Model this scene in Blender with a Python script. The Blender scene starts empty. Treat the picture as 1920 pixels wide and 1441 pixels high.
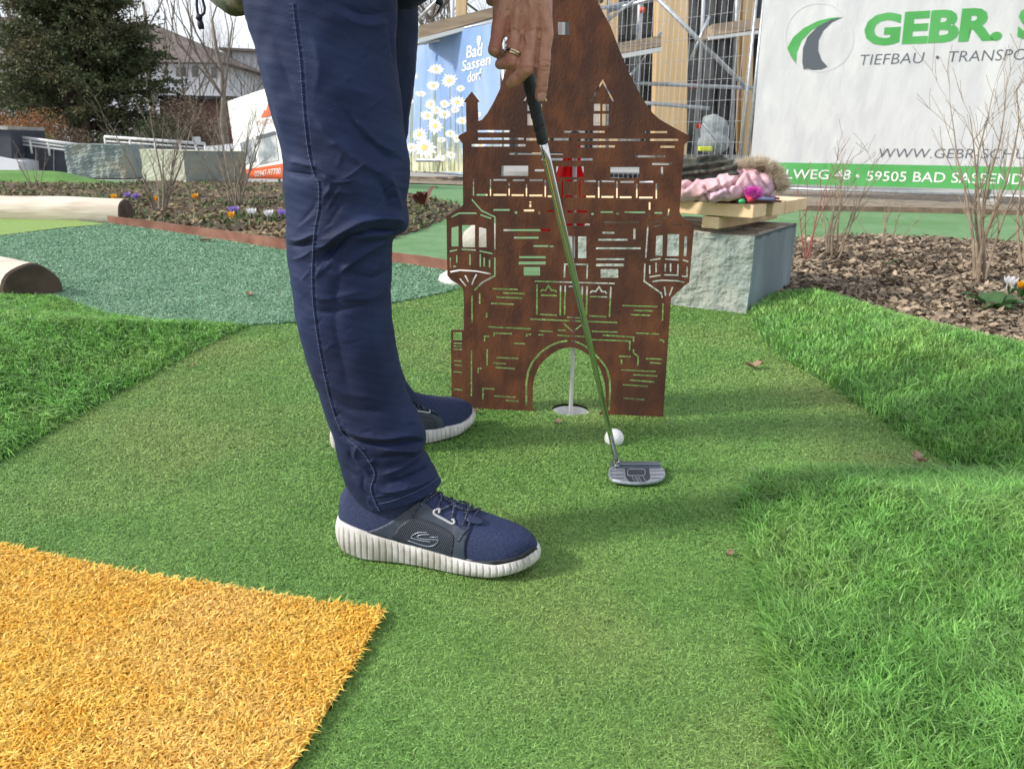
import bpy, bmesh, math, random
import numpy as np
from mathutils import Vector, Matrix
sc = bpy.context.scene
R = math.radians
random.seed(7); RNG = np.random.default_rng(7)
# ---------------------------------------------------------------- camera
CAMZ = 0.62; PITCH = R(17.1); ROLL = R(1.0); FPX = 1443.0
cF = Vector((0, math.cos(PITCH), -math.sin(PITCH)))
_up = Vector((0, math.sin(PITCH), math.cos(PITCH))); _rt = Vector((1, 0, 0))
cR = _rt*math.cos(ROLL) + _up*math.sin(ROLL)
cU = _up*math.cos(ROLL) - _rt*math.sin(ROLL)
CAM = Vector((0, 0, CAMZ))
cd = bpy.data.cameras.new('camera'); cam = bpy.data.objects.new('camera', cd)
sc.collection.objects.link(cam); sc.camera = cam
cd.sensor_width = 36; cd.lens = FPX/1920*36; cd.clip_start = 0.02; cd.clip_end = 2000
M4 = Matrix((cR, cU, -cF)).transposed().to_4x4(); M4.translation = CAM
cam.matrix_world = M4
cd.dof.use_dof = True; cd.dof.focus_distance = 1.35; cd.dof.aperture_fstop = 14
# ---------------------------------------------------------------- sky and sun
SUN_EL = R(34); SUN_TRAVEL = R(14)      # light travels towards +X, slightly away from the camera
w = bpy.data.worlds.new('World'); sc.world = w; w.use_nodes = True
nt = w.node_tree; nt.nodes.clear()
out = nt.nodes.new('ShaderNodeOutputWorld'); bg = nt.nodes.new('ShaderNodeBackground')
sky = nt.nodes.new('ShaderNodeTexSky'); sky.sky_type = 'NISHITA'; sky.sun_disc = False
sky.sun_elevation = SUN_EL; sky.sun_rotation = R(-90) - SUN_TRAVEL
sky.dust_density = 2.0; sky.air_density = 1.0
tc = nt.nodes.new('ShaderNodeTexCoord'); mp = nt.nodes.new('ShaderNodeMapping'); mp.inputs['Scale'].default_value = (1, 1, 2.6)
nz = nt.nodes.new('ShaderNodeTexNoise'); nz.inputs['Scale'].default_value = 2.2; nz.inputs['Detail'].default_value = 7
rp = nt.nodes.new('ShaderNodeValToRGB'); rp.color_ramp.elements[0].position = .36; rp.color_ramp.elements[1].position = .6
rp.color_ramp.elements[0].color = (.35, .35, .35, 1); rp.color_ramp.elements[1].color = (.95, .95, .95, 1)
mx = nt.nodes.new('ShaderNodeMix'); mx.data_type = 'RGBA'; mx.inputs[7].default_value = (8.8, 9.1, 9.6, 1)
nt.links.new(tc.outputs['Generated'], mp.inputs[0]); nt.links.new(mp.outputs[0], nz.inputs['Vector'])
nt.links.new(nz.outputs['Fac'], rp.inputs[0]); nt.links.new(rp.outputs[0], mx.inputs[0])
nt.links.new(sky.outputs[0], mx.inputs[6]); nt.links.new(mx.outputs[2], bg.inputs[0])
bg.inputs[1].default_value = 0.105
nt.links.new(bg.outputs[0], out.inputs[0])
sl = bpy.data.lights.new('sun', 'SUN'); sl.energy = 3.0; sl.angle = R(6.5); sl.color = (1, .95, .87)
so = bpy.data.objects.new('sun', sl); sc.collection.objects.link(so)
sd = Vector((math.cos(SUN_TRAVEL)*math.cos(SUN_EL), math.sin(SUN_TRAVEL)*math.cos(SUN_EL), -math.sin(SUN_EL)))
so.rotation_euler = sd.to_track_quat('-Z', 'Y').to_euler(); so.location = (-3, 0, 4)
sc.view_settings.view_transform = 'Standard'; sc.view_settings.look = 'None'
sc.view_settings.exposure = 0.5; sc.view_settings.gamma = 1
sc.cycles.max_bounces = 6; sc.cycles.diffuse_bounces = 3; sc.cycles.glossy_bounces = 3
sc.cycles.transmission_bounces = 4; sc.cycles.transparent_max_bounces = 8
# ---------------------------------------------------------------- geometry helpers
def ray(px, py):
    return (cF + cR*((px-960)/FPX) - cU*((py-720)/FPX))
def G(px, py, z=0.0):
    d = ray(px, py); t = (z-CAMZ)/d.z; return CAM + d*t
def D(px, py, Y):
    d = ray(px, py); return CAM + d*(Y/d.y)
_cR = np.array(cR); _cU = np.array(cU); _cF = np.array(cF); _CAM = np.array(CAM)
def project(P):
    Q = np.asarray(P, float) - _CAM; f = Q@_cF
    return np.stack([960 + FPX*(Q@_cR)/f, 720 - FPX*(Q@_cU)/f], -1)
class Plane:
    "vertical plane through point O with horizontal direction u"
    def __init__(s, O, u):
        s.O = Vector(O); s.u = Vector((u[0], u[1], 0)).normalized(); s.v = Vector((0, 0, 1))
        s.n = s.u.cross(s.v)            # towards the camera when u points right
    def ab(s, px, py):
        d = ray(px, py); t = (s.O-CAM).dot(s.n)/d.dot(s.n); q = CAM + d*t - s.O
        return (q.dot(s.u), q.z)
    def P(s, a, b, off=0.0): return s.O + s.u*a + s.v*b + s.n*off
    def X(s, px, py, off=0.0): a, b = s.ab(px, py); return s.P(a, b, off)
COL = sc.collection
def tag(o, label=None, cat=None, group=None, kind=None):
    if label: o['label'] = label
    if cat: o['category'] = cat
    if group: o['group'] = group
    if kind: o['kind'] = kind
    return o
def empty(name, loc, label, cat, group=None):
    o = bpy.data.objects.new(name, None); COL.objects.link(o); o.location = loc; o.empty_display_size = .05
    return tag(o, label, cat, group)
def base_of(o):
    p = Vector((0, 0, 0))
    while o is not None: p = p + o.location; o = o.parent
    return p
def mesh_obj(name, me, m=None, parent=None, origin=None, smooth=False):
    "me is in world space; it is re-based on its parent / origin"
    off = base_of(parent) if parent is not None else Vector(origin or (0, 0, 0))
    if off.length > 0: me.transform(Matrix.Translation(-off))
    me.name = name
    if m is not None:
        if isinstance(m, (list, tuple)):
            for q in m: me.materials.append(q)
        else: me.materials.append(m)
    if smooth:
        me.polygons.foreach_set('use_smooth', [True]*len(me.polygons))
    o = bpy.data.objects.new(name, me); COL.objects.link(o)
    if parent is not None: o.parent = parent
    else: o.location = off
    return o
class MB:
    def __init__(s): s.v = []; s.f = []; s.mi = []; s.cur = 0
    def add(s, vs, fs):
        n = len(s.v); s.v.extend([tuple(q) for q in vs])
        for f in fs: s.f.append(tuple(i+n for i in f)); s.mi.append(s.cur)
        return s
    def box(s, c, sx, sy, sz, ux=(1, 0, 0), uy=None, uz=(0, 0, 1)):
        c = Vector(c); ux = Vector(ux).normalized(); uz = Vector(uz).normalized()
        uy = Vector(uy).normalized() if uy is not None else uz.cross(ux).normalized()
        vs = [c + ux*(i*sx/2) + uy*(j*sy/2) + uz*(k*sz/2) for k in (-1, 1) for j in (-1, 1) for i in (-1, 1)]
        return s.add(vs, [(0, 2, 3, 1), (4, 5, 7, 6), (0, 1, 5, 4), (2, 6, 7, 3), (0, 4, 6, 2), (1, 3, 7, 5)])
    def tube(s, pts, r, n=8, cap=True, flat=1.0):
        pts = [Vector(p) for p in pts]; N = len(pts)
        rs = r if isinstance(r, (list, tuple)) else [r]*N
        t0 = (pts[1]-pts[0]).normalized(); a = Vector((0, 0, 1)) if abs(t0.z) < .9 else Vector((1, 0, 0))
        b = t0.cross(a).normalized(); vs = []
        for i, p in enumerate(pts):
            t = (pts[min(i+1, N-1)]-pts[max(i-1, 0)])
            t = t.normalized() if t.length > 1e-9 else t0
            b = (b - t*b.dot(t)); b = b.normalized() if b.length > 1e-6 else t.cross(a).normalized()
            c = t.cross(b)
            for k in range(n):
                an = 2*math.pi*k/n; vs.append(p + (b*math.cos(an) + c*math.sin(an)*flat)*rs[i])
        fs = [(i*n+k, i*n+(k+1) % n, (i+1)*n+(k+1) % n, (i+1)*n+k) for i in range(N-1) for k in range(n)]
        if cap: fs += [tuple(reversed(range(n))), tuple((N-1)*n+k for k in range(n))]
        return s.add(vs, fs)
    def lathe(s, c, prof, n=24, axis=(0, 0, 1)):
        c = Vector(c); az = Vector(axis).normalized(); q = az.to_track_quat('Z', 'Y').to_matrix()
        vs = [c + q@Vector((r*math.cos(2*math.pi*k/n), r*math.sin(2*math.pi*k/n), z)) for r, z in prof for k in range(n)]
        fs = [(i*n+k, i*n+(k+1) % n, (i+1)*n+(k+1) % n, (i+1)*n+k) for i in range(len(prof)-1) for k in range(n)]
        return s.add(vs, fs)
    def prism(s, poly, ext):
        "poly: world points (planar), ext: extrusion vector"
        n = len(poly); ext = Vector(ext); vs = [Vector(p) for p in poly] + [Vector(p)+ext for p in poly]
        fs = [tuple(reversed(range(n))), tuple(range(n, 2*n))] + [(i, (i+1) % n, n+(i+1) % n, n+i) for i in range(n)]
        return s.add(vs, fs)
    def mesh(s, name='m'):
        me = bpy.data.meshes.new(name); me.from_pydata(s.v, [], s.f); me.update()
        if any(s.mi): me.polygons.foreach_set('material_index', s.mi)
        return me
    def build(s, name, m, parent=None, origin=None, smooth=False, bevel=0, bseg=2, fixn=True):
        me = s.mesh(name)
        if fixn or bevel:
            bm = bmesh.new(); bm.from_mesh(me); bmesh.ops.recalc_face_normals(bm, faces=bm.faces)
            if bevel:
                es = [e for e in bm.edges if e.is_manifold and e.calc_face_angle(0) > .5]
                bmesh.ops.bevel(bm, geom=es, offset=bevel, segments=bseg, profile=.5, affect='EDGES', clamp_overlap=True)
            bm.to_mesh(me); bm.free()
        return mesh_obj(name, me, m, parent, origin, smooth)
def grid_mesh(V, closed_u=False, name='g'):
    "V: (rows, cols, 3)"
    r, c = V.shape[:2]; me = bpy.data.meshes.new(name)
    i = np.arange(r-1)[:, None]; cc = c if closed_u else c-1; j = np.arange(cc)[None, :]; j2 = (j+1) % c
    F = np.stack([i*c+j, i*c+j2, (i+1)*c+j2, (i+1)*c+j], -1).reshape(-1, 4)
    me.vertices.add(r*c); me.vertices.foreach_set('co', V.reshape(-1).astype(np.float32))
    me.loops.add(len(F)*4); me.loops.foreach_set('vertex_index', F.reshape(-1).astype(np.int32))
    me.polygons.add(len(F)); me.polygons.foreach_set('loop_start', (np.arange(len(F))*4).astype(np.int32))
    me.update(calc_edges=True); me.validate(); return me
def eval_mods(me, mods):
    o = bpy.data.objects.new('tmp', me); COL.objects.link(o)
    for t, kw in mods:
        md = o.modifiers.new('m', t)
        for k, v in kw.items(): setattr(md, k, v)
    dg = bpy.context.evaluated_depsgraph_get(); dg.update()
    r = bpy.data.meshes.new_from_object(o.evaluated_get(dg)); r.materials.clear()
    bpy.data.objects.remove(o); return r
_ico = {}
def ico(sub=2):
    if sub not in _ico:
        bm = bmesh.new(); bmesh.ops.create_icosphere(bm, subdivisions=sub, radius=1)
        _ico[sub] = ([v.co.copy() for v in bm.verts], [tuple(v.index for v in f.verts) for f in bm.faces]); bm.free()
    return _ico[sub]
def blob(parts, voxel=.0015, smooth=4, sf=.5):
    "parts: ('c', [pts], [radii]) tapered chain, or ('e', centre, (rx,ry,rz), Matrix3 or None). Union by voxel remesh -> ONE surface"
    mb = MB(); iv, fi = ico(2)
    for p in parts:
        if p[0] == 'e':
            c = Vector(p[1]); m = p[3] if len(p) > 3 and p[3] is not None else Matrix.Identity(3)
            vs, fs = ico(3)
            mb.add([c + m@Vector((v.x*p[2][0], v.y*p[2][1], v.z*p[2][2])) for v in vs], fs)
        else:
            pts = [Vector(q) for q in p[1]]; rs = p[2]
            for i in range(len(pts)-1):
                L = (pts[i+1]-pts[i]).length; n = max(1, int(L/(min(rs[i], rs[i+1])*.28)))
                for k in range(n+1):
                    t = k/n; c = pts[i].lerp(pts[i+1], t); r = rs[i]*(1-t)+rs[i+1]*t
                    mb.add([c + v*r for v in iv], fi)
    me = mb.mesh()
    return eval_mods(me, [('REMESH', dict(mode='VOXEL', voxel_size=voxel)), ('SMOOTH', dict(factor=sf, iterations=smooth))])
def get_co(me):
    a = np.empty(len(me.vertices)*3, np.float32); me.vertices.foreach_get('co', a); return a.reshape(-1, 3).astype(float)
def set_co(me, a): me.vertices.foreach_set('co', np.asarray(a, np.float32).reshape(-1)); me.update()
def seg_dist(P, a, b):
    P = np.asarray(P); a = np.asarray(a, float); b = np.asarray(b, float); ab = b-a
    t = np.clip(((P-a)@ab)/max(ab@ab, 1e-12), 0, 1); return np.linalg.norm(P-(a+t[:, None]*ab), axis=1), t
def poly_dist(P, poly, closed=False):
    d = np.full(len(P), 1e9); n = len(poly)
    for i in range(n if closed else n-1):
        dd, _ = seg_dist(P, poly[i], poly[(i+1) % n]); d = np.minimum(d, dd)
    return d
def inside(P, poly):
    x, y = P[:, 0], P[:, 1]; r = np.zeros(len(P), bool); n = len(poly)
    for i in range(n):
        x1, y1 = poly[i]; x2, y2 = poly[(i+1) % n]
        c = ((y1 > y) != (y2 > y)); xx = (x2-x1)*(y-y1)/((y2-y1) if y2 != y1 else 1e-12)+x1
        r ^= (c & (x < xx))
    return r
def sdist(P, poly):
    d = poly_dist(P, poly, True); return np.where(inside(P, poly), d, -d)
def vnoise(P, s, seed=0):
    "cheap smooth noise, sum of sines"
    g = np.random.default_rng(seed); r = np.zeros(len(P)); k = P.shape[1]
    for i in range(7):
        dr = g.normal(size=k); dr /= np.linalg.norm(dr); f = s*(.6+1.3*g.random()); r += np.sin(P@dr*f + g.random()*6.28)
    return r/3.2
def catmull(pts, n=8):
    pts = [np.array(p, float) for p in pts]; P = [2*pts[0]-pts[1]]+pts+[2*pts[-1]-pts[-2]]; o = []
    for i in range(1, len(P)-2):
        for k in range(n):
            t = k/n; o.append(.5*((2*P[i])+(-P[i-1]+P[i+1])*t+(2*P[i-1]-5*P[i]+4*P[i+1]-P[i+2])*t*t+(-P[i-1]+3*P[i]-3*P[i+1]+P[i+2])*t**3))
    o.append(P[-2]); return o
# ---------------------------------------------------------------- materials
def mat(name, c1, c2=None, scale=20, rough=.7, bump=0, bscale=None, metal=0, detail=4, stretch=(1, 1, 1), lo=.35, hi=.65, c3=None, s3=3, transl=0, spec=None, tint=0, emis=None, alpha=None, rough2=None):
    m = bpy.data.materials.new(name); m.use_nodes = True; t = m.node_tree; N = t.nodes; L = t.links
    b = N['Principled BSDF']; o = N['Material Output']
    b.inputs['Roughness'].default_value = rough; b.inputs['Metallic'].default_value = metal
    if spec is not None: b.inputs['Specular IOR Level'].default_value = spec
    tcn = N.new('ShaderNodeTexCoord'); mpn = N.new('ShaderNodeMapping'); mpn.inputs['Scale'].default_value = stretch
    L.new(tcn.outputs['Object'], mpn.inputs[0]); vec = mpn.outputs[0]
    def noise(sc_, det=detail):
        n = N.new('ShaderNodeTexNoise'); n.inputs['Scale'].default_value = sc_; n.inputs['Detail'].default_value = det; L.new(vec, n.inputs['Vector']); return n
    def ramp(src, a, bb):
        r = N.new('ShaderNodeMapRange'); r.inputs[1].default_value = a; r.inputs[2].default_value = bb; r.interpolation_type = 'SMOOTHSTEP'; L.new(src, r.inputs[0]); return r.outputs[0]
    def mixc(f, a, bb):
        x = N.new('ShaderNodeMix'); x.data_type = 'RGBA'
        if hasattr(f, 'links'): L.new(f, x.inputs[0])
        else: x.inputs[0].default_value = f
        for k, q in ((6, a), (7, bb)):
            if isinstance(q, tuple): x.inputs[k].default_value = (*q[:3], 1)
            else: L.new(q, x.inputs[k])
        return x.outputs[2]
    col = None
    if c2 is None: b.inputs['Base Color'].default_value = (*c1, 1)
    else: col = mixc(ramp(noise(scale).outputs['Fac'], lo, hi), c1, c2)
    if c3 is not None: col = mixc(ramp(noise(s3, 5).outputs['Fac'], .45, .68), col if col is not None else c1, c3)
    if tint:
        a = N.new('ShaderNodeAttribute'); a.attribute_name = 'tint'
        mr = N.new('ShaderNodeMapRange'); mr.inputs[3].default_value = 1-tint; mr.inputs[4].default_value = 1+tint; L.new(a.outputs['Fac'], mr.inputs[0])
        h = N.new('ShaderNodeHueSaturation'); L.new(mr.outputs[0], h.inputs['Value'])
        if col is not None: L.new(col, h.inputs['Color'])
        else: h.inputs['Color'].default_value = (*c1, 1)
        col = h.outputs[0]
    if col is not None: L.new(col, b.inputs['Base Color'])
    if bump:
        n = noise(bscale or scale*2, 6); bp = N.new('ShaderNodeBump'); bp.inputs['Strength'].default_value = 1; bp.inputs['Distance'].default_value = bump
        L.new(n.outputs['Fac'], bp.inputs['Height']); L.new(bp.outputs[0], b.inputs['Normal'])
    if rough2 is not None:
        mr = N.new('ShaderNodeMapRange'); mr.inputs[3].default_value = rough; mr.inputs[4].default_value = rough2; L.new(noise(scale*.7).outputs['Fac'], mr.inputs[0]); L.new(mr.outputs[0], b.inputs['Roughness'])
    if emis: b.inputs['Emission Color'].default_value = (*emis[0], 1); b.inputs['Emission Strength'].default_value = emis[1]
    if alpha is not None: b.inputs['Alpha'].default_value = alpha
    if transl:
        tr = N.new('ShaderNodeBsdfTranslucent'); ms = N.new('ShaderNodeMixShader'); ms.inputs[0].default_value = transl
        if col is not None: L.new(col, tr.inputs[0])
        else: tr.inputs[0].default_value = (*c1, 1)
        L.new(b.outputs[0], ms.inputs[1]); L.new(tr.outputs[0], ms.inputs[2]); L.new(ms.outputs[0], o.inputs[0])
    return m
def blades(name, m, P, length, width, lean=.5, leandir=None, curl=.5, seed=1, zf=None, wgrow=None, lvar=.35, parent=None, origin=None, mid=.35, blunt=.85, clump=0):
    "P (N,2) roots. one mesh of N bent blades with a per-blade tint"
    g = np.random.default_rng(seed); N = len(P); z = zf(P) if zf is not None else np.zeros(N)
    B = np.column_stack([P, z]); L = length*(1-lvar+2*lvar*g.random(N)); W = width*(.75+.5*g.random(N))
    if wgrow is not None: W = W*wgrow
    az = g.random(N)*2*np.pi; dirv = np.column_stack([np.cos(az), np.sin(az)])
    ln = lean*(.3+1.4*g.random(N))
    dv = dirv*ln[:, None]
    if clump:
        dv = dv*.7+clump*np.column_stack([vnoise(P, 34, seed+50), vnoise(P, 34, seed+51)])+clump*.5*np.column_stack([vnoise(P, 90, seed+52), vnoise(P, 90, seed+53)])
    if leandir is not None: dv = dv + (leandir(P) if callable(leandir) else np.array(leandir)[None, :])
    az2 = az + np.pi/2 + g.normal(size=N)*.6; side = np.column_stack([np.cos(az2), np.sin(az2), np.zeros(N)])*W[:, None]/2
    h1 = np.column_stack([dv*mid, np.ones(N)*(.2+mid)])*L[:, None]
    c2 = g.normal(size=(N, 2))*curl
    h2 = np.column_stack([dv*(1+.4)+c2*.5, np.full(N, .95) - .45*np.minimum(1, np.linalg.norm(dv, axis=1))])*L[:, None]
    V = np.empty((N, 5, 3)); V[:, 0] = B-side; V[:, 1] = B+side; V[:, 2] = B+h1+side*blunt; V[:, 3] = B+h1-side*blunt; V[:, 4] = B+h2
    me = bpy.data.meshes.new(name); me.vertices.add(N*5); me.vertices.foreach_set('co', V.reshape(-1).astype(np.float32))
    i = np.arange(N)[:, None]*5; lo = np.concatenate([i+np.array([[0, 1, 2, 3]]), i+np.array([[3, 2, 4]])], 1)
    me.loops.add(N*7); me.loops.foreach_set('vertex_index', lo.reshape(-1).astype(np.int32))
    ls = np.concatenate([np.arange(N)[:, None]*7, np.arange(N)[:, None]*7+4], 1)
    me.polygons.add(N*2); me.polygons.foreach_set('loop_start', ls.reshape(-1).astype(np.int32))
    at = me.attributes.new('tint', 'FLOAT', 'POINT'); tv = np.repeat(np.clip(g.random(N)+(.22*vnoise(P, 60, seed+60) if clump else 0), 0, 1), 5); at.data.foreach_set('value', tv.astype(np.float32))
    me.update(calc_edges=True)
    me.polygons.foreach_set('use_smooth', [True]*(N*2))
    return mesh_obj(name, me, m, parent, origin)
def sample(poly, rho, seed, d0=1.0, dmin=.6, inset=0.0, extra=None):
    "roots inside poly; density rho per m2 at distance d0 falling with distance squared; returns P and the distance ratio"
    g = np.random.default_rng(seed); A = np.array(poly); x0, y0 = A.min(0); x1, y1 = A.max(0); out_ = []
    ys = np.arange(y0, y1, .1)
    for ya in ys:
        yb = min(ya+.1, y1); dd = max(dmin, ya); dens = rho*(d0/max(dd, d0*.8))**2
        n = g.poisson(dens*(x1-x0)*(yb-ya)); out_.append(np.column_stack([x0+g.random(n)*(x1-x0), ya+g.random(n)*(yb-ya)]))
    P = np.concatenate(out_); s = inside(P, poly); P = P[s]
    # keep only what the lens (with a wide margin) could see
    q = project(np.column_stack([P, np.zeros(len(P))])); k = (q[:, 0] > -260) & (q[:, 0] < 2600) & (q[:, 1] < 1640)
    P = P[k]
    if extra is not None: P = P[extra(P)]
    return P, np.maximum(P[:, 1], d0*.8)/d0
def g2(pts, z=0): return [tuple(G(x, y, z)[:2]) for x, y in pts]
# ================================================================ GROUND
def sheet(name, poly, z, m, label=None, cat=None, kind='structure'):
    mb = MB(); mb.add([(x, y, z) for x, y in poly], [tuple(range(len(poly)))])
    me = mb.mesh(name); bm = bmesh.new(); bm.from_mesh(me); bmesh.ops.triangulate(bm, faces=bm.faces); bmesh.ops.recalc_face_normals(bm, faces=bm.faces)
    if sum(f.normal.z for f in bm.faces) < 0: bmesh.ops.reverse_faces(bm, faces=bm.faces)
    bm.to_mesh(me); bm.free()
    return tag(mesh_obj(name, me, m), label, cat, kind=kind)
def field(name, poly, zf, step, m, smooth=True, kind='structure', label=None, cat=None):
    "height-field sheet over the polygon: dives under its neighbours outside the outline"
    A = np.array(poly); x0, y0 = A.min(0)-step*2; x1, y1 = A.max(0)+step*2
    xs = np.arange(x0, x1, step); ys = np.arange(y0, y1, step); X, Y = np.meshgrid(xs, ys)
    P = np.column_stack([X.ravel(), Y.ravel()]); Z = zf(P)
    me = grid_mesh(np.column_stack([P, Z]).reshape(len(ys), len(xs), 3))
    d = sdist(P, poly); far = (d < -step*2.5)
    bm = bmesh.new(); bm.from_mesh(me); bm.verts.ensure_lookup_table()
    bmesh.ops.delete(bm, geom=[bm.verts[i] for i in np.nonzero(far)[0]], context='VERTS')
    bmesh.ops.recalc_face_normals(bm, faces=bm.faces)
    if sum(f.normal.z for f in bm.faces) < 0: bmesh.ops.reverse_faces(bm, faces=bm.faces)
    bm.to_mesh(me); bm.free()
    return tag(mesh_obj(name, me, m, smooth=smooth), label, cat, kind=kind)
def sstep(x): x = np.clip(x, 0, 1); return x*x*(3-2*x)
M_soil = mat('soil', (.07, .05, .034), (.13, .095, .065), 14, .95, bump=.02, bscale=22, c3=(.05, .035, .025), s3=2)
M_pave = mat('paving', (.30, .30, .29), (.38, .37, .35), 6, .9, bump=.004)
M_greenbase = mat('green_turf_base', (.042, .088, .022), (.06, .11, .03), 160, .9, bump=.004, bscale=260)  # sheet under the fibres; shade in the gaps is put into its dark colour
M_green = mat('green_turf', (.185, .37, .085), (.24, .43, .11), 5, .5, tint=.38, transl=.2, c3=(.29, .41, .12), s3=1.6, spec=.45)
M_teal = mat('teal_turf', (.185, .36, .215), (.24, .42, .265), 6, .5, tint=.3, transl=.15)
M_tealbase = mat('teal_turf_base', (.08, .20, .10), (.11, .24, .13), 120, .9, bump=.004, bscale=200)
M_far = mat('far_turf', (.10, .215, .085), (.135, .26, .11), 9, .8, bump=.006, bscale=90, c3=(.08, .2, .06), s3=1)
M_lime = mat('lime_turf', (.17, .28, .06), (.22, .33, .08), 40, .85, bump=.004, bscale=120)
M_long = mat('long_turf', (.175, .40, .085), (.225, .46, .115), 7, .45, tint=.45, transl=.25, c3=(.25, .455, .11), s3=5, spec=.5)
M_longL = mat('long_turf_left', (.18, .41, .09), (.24, .49, .12), 7, .45, tint=.45, transl=.25, c3=(.26, .47, .12), s3=4, spec=.5)
M_longbase = mat('long_turf_base', (.035, .085, .02), (.05, .115, .028), 80, .95)  # mound sheet kept dark: shadow between the long blades is painted in
M_yel = mat('yellow_turf', (.90, .555, .085), (.93, .63, .13), 18, .5, tint=.2, transl=.25, c3=(.93, .62, .17), s3=4, spec=.4)
M_yelbase = mat('yellow_turf_base', (.70, .42, .07), (.8, .5, .1), 80, .9)
big = 400
tag(sheet('ground', [(-big, -20), (big, -20), (big, big), (-big, big)], -.09, mat('ground_soil', (.10, .09, .06), (.13, .13, .08), .5, .95)), kind='structure')
sheet('path', [(-26, 12.2), (14, 13.6), (14, 40), (-26, 40)], -.05, M_pave)
far_poly = [(-9, 3.2), (9, 3.2), (9, 9.6), (3.4, 10.3), (-.9, 13.6), (-9, 13)]
sheet('far_turf', far_poly, -.008, M_far)
green_poly = [(-3.2, .1), (3.2, .1), (3.2, 3.72), (-3.2, 3.72)]
_pg = sheet('putting_green', green_poly, 0, M_greenbase)
teal_poly = g2([(856, 545), (735, 570), (560, 606), (460, 612), (300, 680), (0, 720), (-400, 650), (-400, 432), (0, 443), (110, 430), (190, 423), (205, 417), (540, 471), (735, 492), (840, 510), (862, 528)])
sheet('teal_turf', teal_poly, .004, M_tealbase)
lime_poly = g2([(-400, 450), (-400, 400), (0, 400), (100, 410), (200, 422), (110, 430), (0, 444)])
sheet('lime_turf', lime_poly, .012, M_lime)
moundL = g2([(-500, 1250), (-200, 960), (0, 866), (110, 802), (250, 724), (400, 642), (470, 613), (430, 611), (300, 606), (200, 592), (118, 562), (-30, 552), (-400, 560), (-600, 800)])
moundR = g2([(1396, 590), (1440, 652), (1500, 692), (1560, 728), (1640, 783), (1700, 822), (1750, 856), (1800, 884), (1850, 897), (1700, 896), (1500, 890), (1410, 894), (1388, 925), (1385, 970), (1405, 1030), (1430, 1200), (1470, 1390), (1500, 1500), (1600, 1900), (2700, 1900), (2700, 780), (2200, 730), (1960, 680), (1760, 620), (1600, 575), (1500, 556), (1430, 560)])
def zL(P): d = sdist(P, moundL); return np.where(d > -.01, .085*sstep(d/.5)+.012*sstep(d/.04)-.004, -.05) + .006*vnoise(P, 6, 3)*sstep(d/.3)
def zR(P):
    d = sdist(P, moundR); h = .070*sstep(d/.34)+.020*sstep(d/.03)-.004
    return np.where(d > -.01, h, -.05) + .010*vnoise(P, 5, 4)*sstep(d/.25)
field('turf_mound', moundL, zL, .03, M_longbase); field('turf_mound', moundR, zR, .025, M_longbase)
yel_poly = g2([(-500, 975), (-100, 1012), (0, 1034), (110, 1056), (240, 1086), (420, 1112), (560, 1138), (722, 1156), (690, 1210), (640, 1300), (580, 1400), (548, 1450), (480, 1620), (440, 1800), (-700, 1800)])
sheet('yellow_mat', yel_poly, .008, M_yelbase)
CUP = G(1070, 768)[:2]; CUPR = .046
stone_base = [G(1046, 547), G(1400, 588), G(1507, 520), G(1200, 480)]
stone_xy = [(p.x, p.y) for p in stone_base]
# cut the cup hole out of the green
_c = [(CUP[0]+(CUPR+.001)*math.cos(6.2832*k/40), CUP[1]+(CUPR+.001)*math.sin(6.2832*k/40)) for k in range(40)]
from mathutils.geometry import delaunay_2d_cdt as _cdt
_n = len(green_poly); _r = _cdt([Vector(p) for p in green_poly+_c], [(i, (i+1) % _n) for i in range(_n)]+[(_n+i, _n+(i+1) % 40) for i in range(40)], [], 0, 1e-6)
_vs = [Vector(v) for v in _r[0]]
_f = [f for f in _r[2] if math.hypot(sum(_vs[i].x for i in f)/3-CUP[0], sum(_vs[i].y for i in f)/3-CUP[1]) > CUPR*.99]
_pg.data.clear_geometry(); _pg.data.from_pydata([(v.x, v.y, 0) for v in _vs], [], [tuple(f) for f in _f]); _pg.data.update()
def free(P): return ~inside(P, moundL) & ~inside(P, moundR) & ~inside(P, yel_poly) & ~inside(P, teal_poly) & (np.hypot(P[:, 0]-CUP[0], P[:, 1]-CUP[1]) > CUPR) & ~inside(P, stone_xy)
P, s = sample(green_poly, 520000, 11, extra=free)
tag(blades('short_turf_fibres', M_green, P, .0056, .0014, lean=.7, curl=1.3, seed=2, mid=.4, blunt=1.0, wgrow=s**.8), kind='stuff', label='short curly bright green artificial turf of the putting green')
P, s = sample(teal_poly, 300000, 12, d0=1, extra=lambda P: ~inside(P, moundL))
tag(blades('teal_turf_fibres', M_teal, P, .011, .0022, lean=.9, curl=1.1, seed=3, wgrow=s**.9, zf=lambda P: np.full(len(P), .004)), kind='stuff', label='short bluish green turf between the planting bed and the putting green')
P, s = sample(moundL, 130000, 13)
tag(blades('long_turf_fibres', M_longL, P, .028, .0018, lean=.5, curl=.45, seed=4, clump=.12, wgrow=s**.7, zf=zL, leandir=(.35, -.45)), kind='stuff', label='long green artificial grass on the left mound')
P, s = sample(moundR, 125000, 14)
def outward(P):
    d = sdist(P, moundR); e = .01; gx = sdist(P+np.array([e, 0]), moundR)-d; gy = sdist(P+np.array([0, e]), moundR)-d
    k = np.exp(-np.maximum(d, 0)/.04)*.35; return np.column_stack([-gx/e*k, -gy/e*k])
tag(blades('long_turf_fibres', M_long, P, .027, .0019, lean=.6, curl=.5, seed=5, clump=.13, wgrow=s**.7, zf=zR, leandir=outward), kind='stuff', label='long green artificial grass on the right mound')
P, s = sample(yel_poly, 210000, 15)
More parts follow.
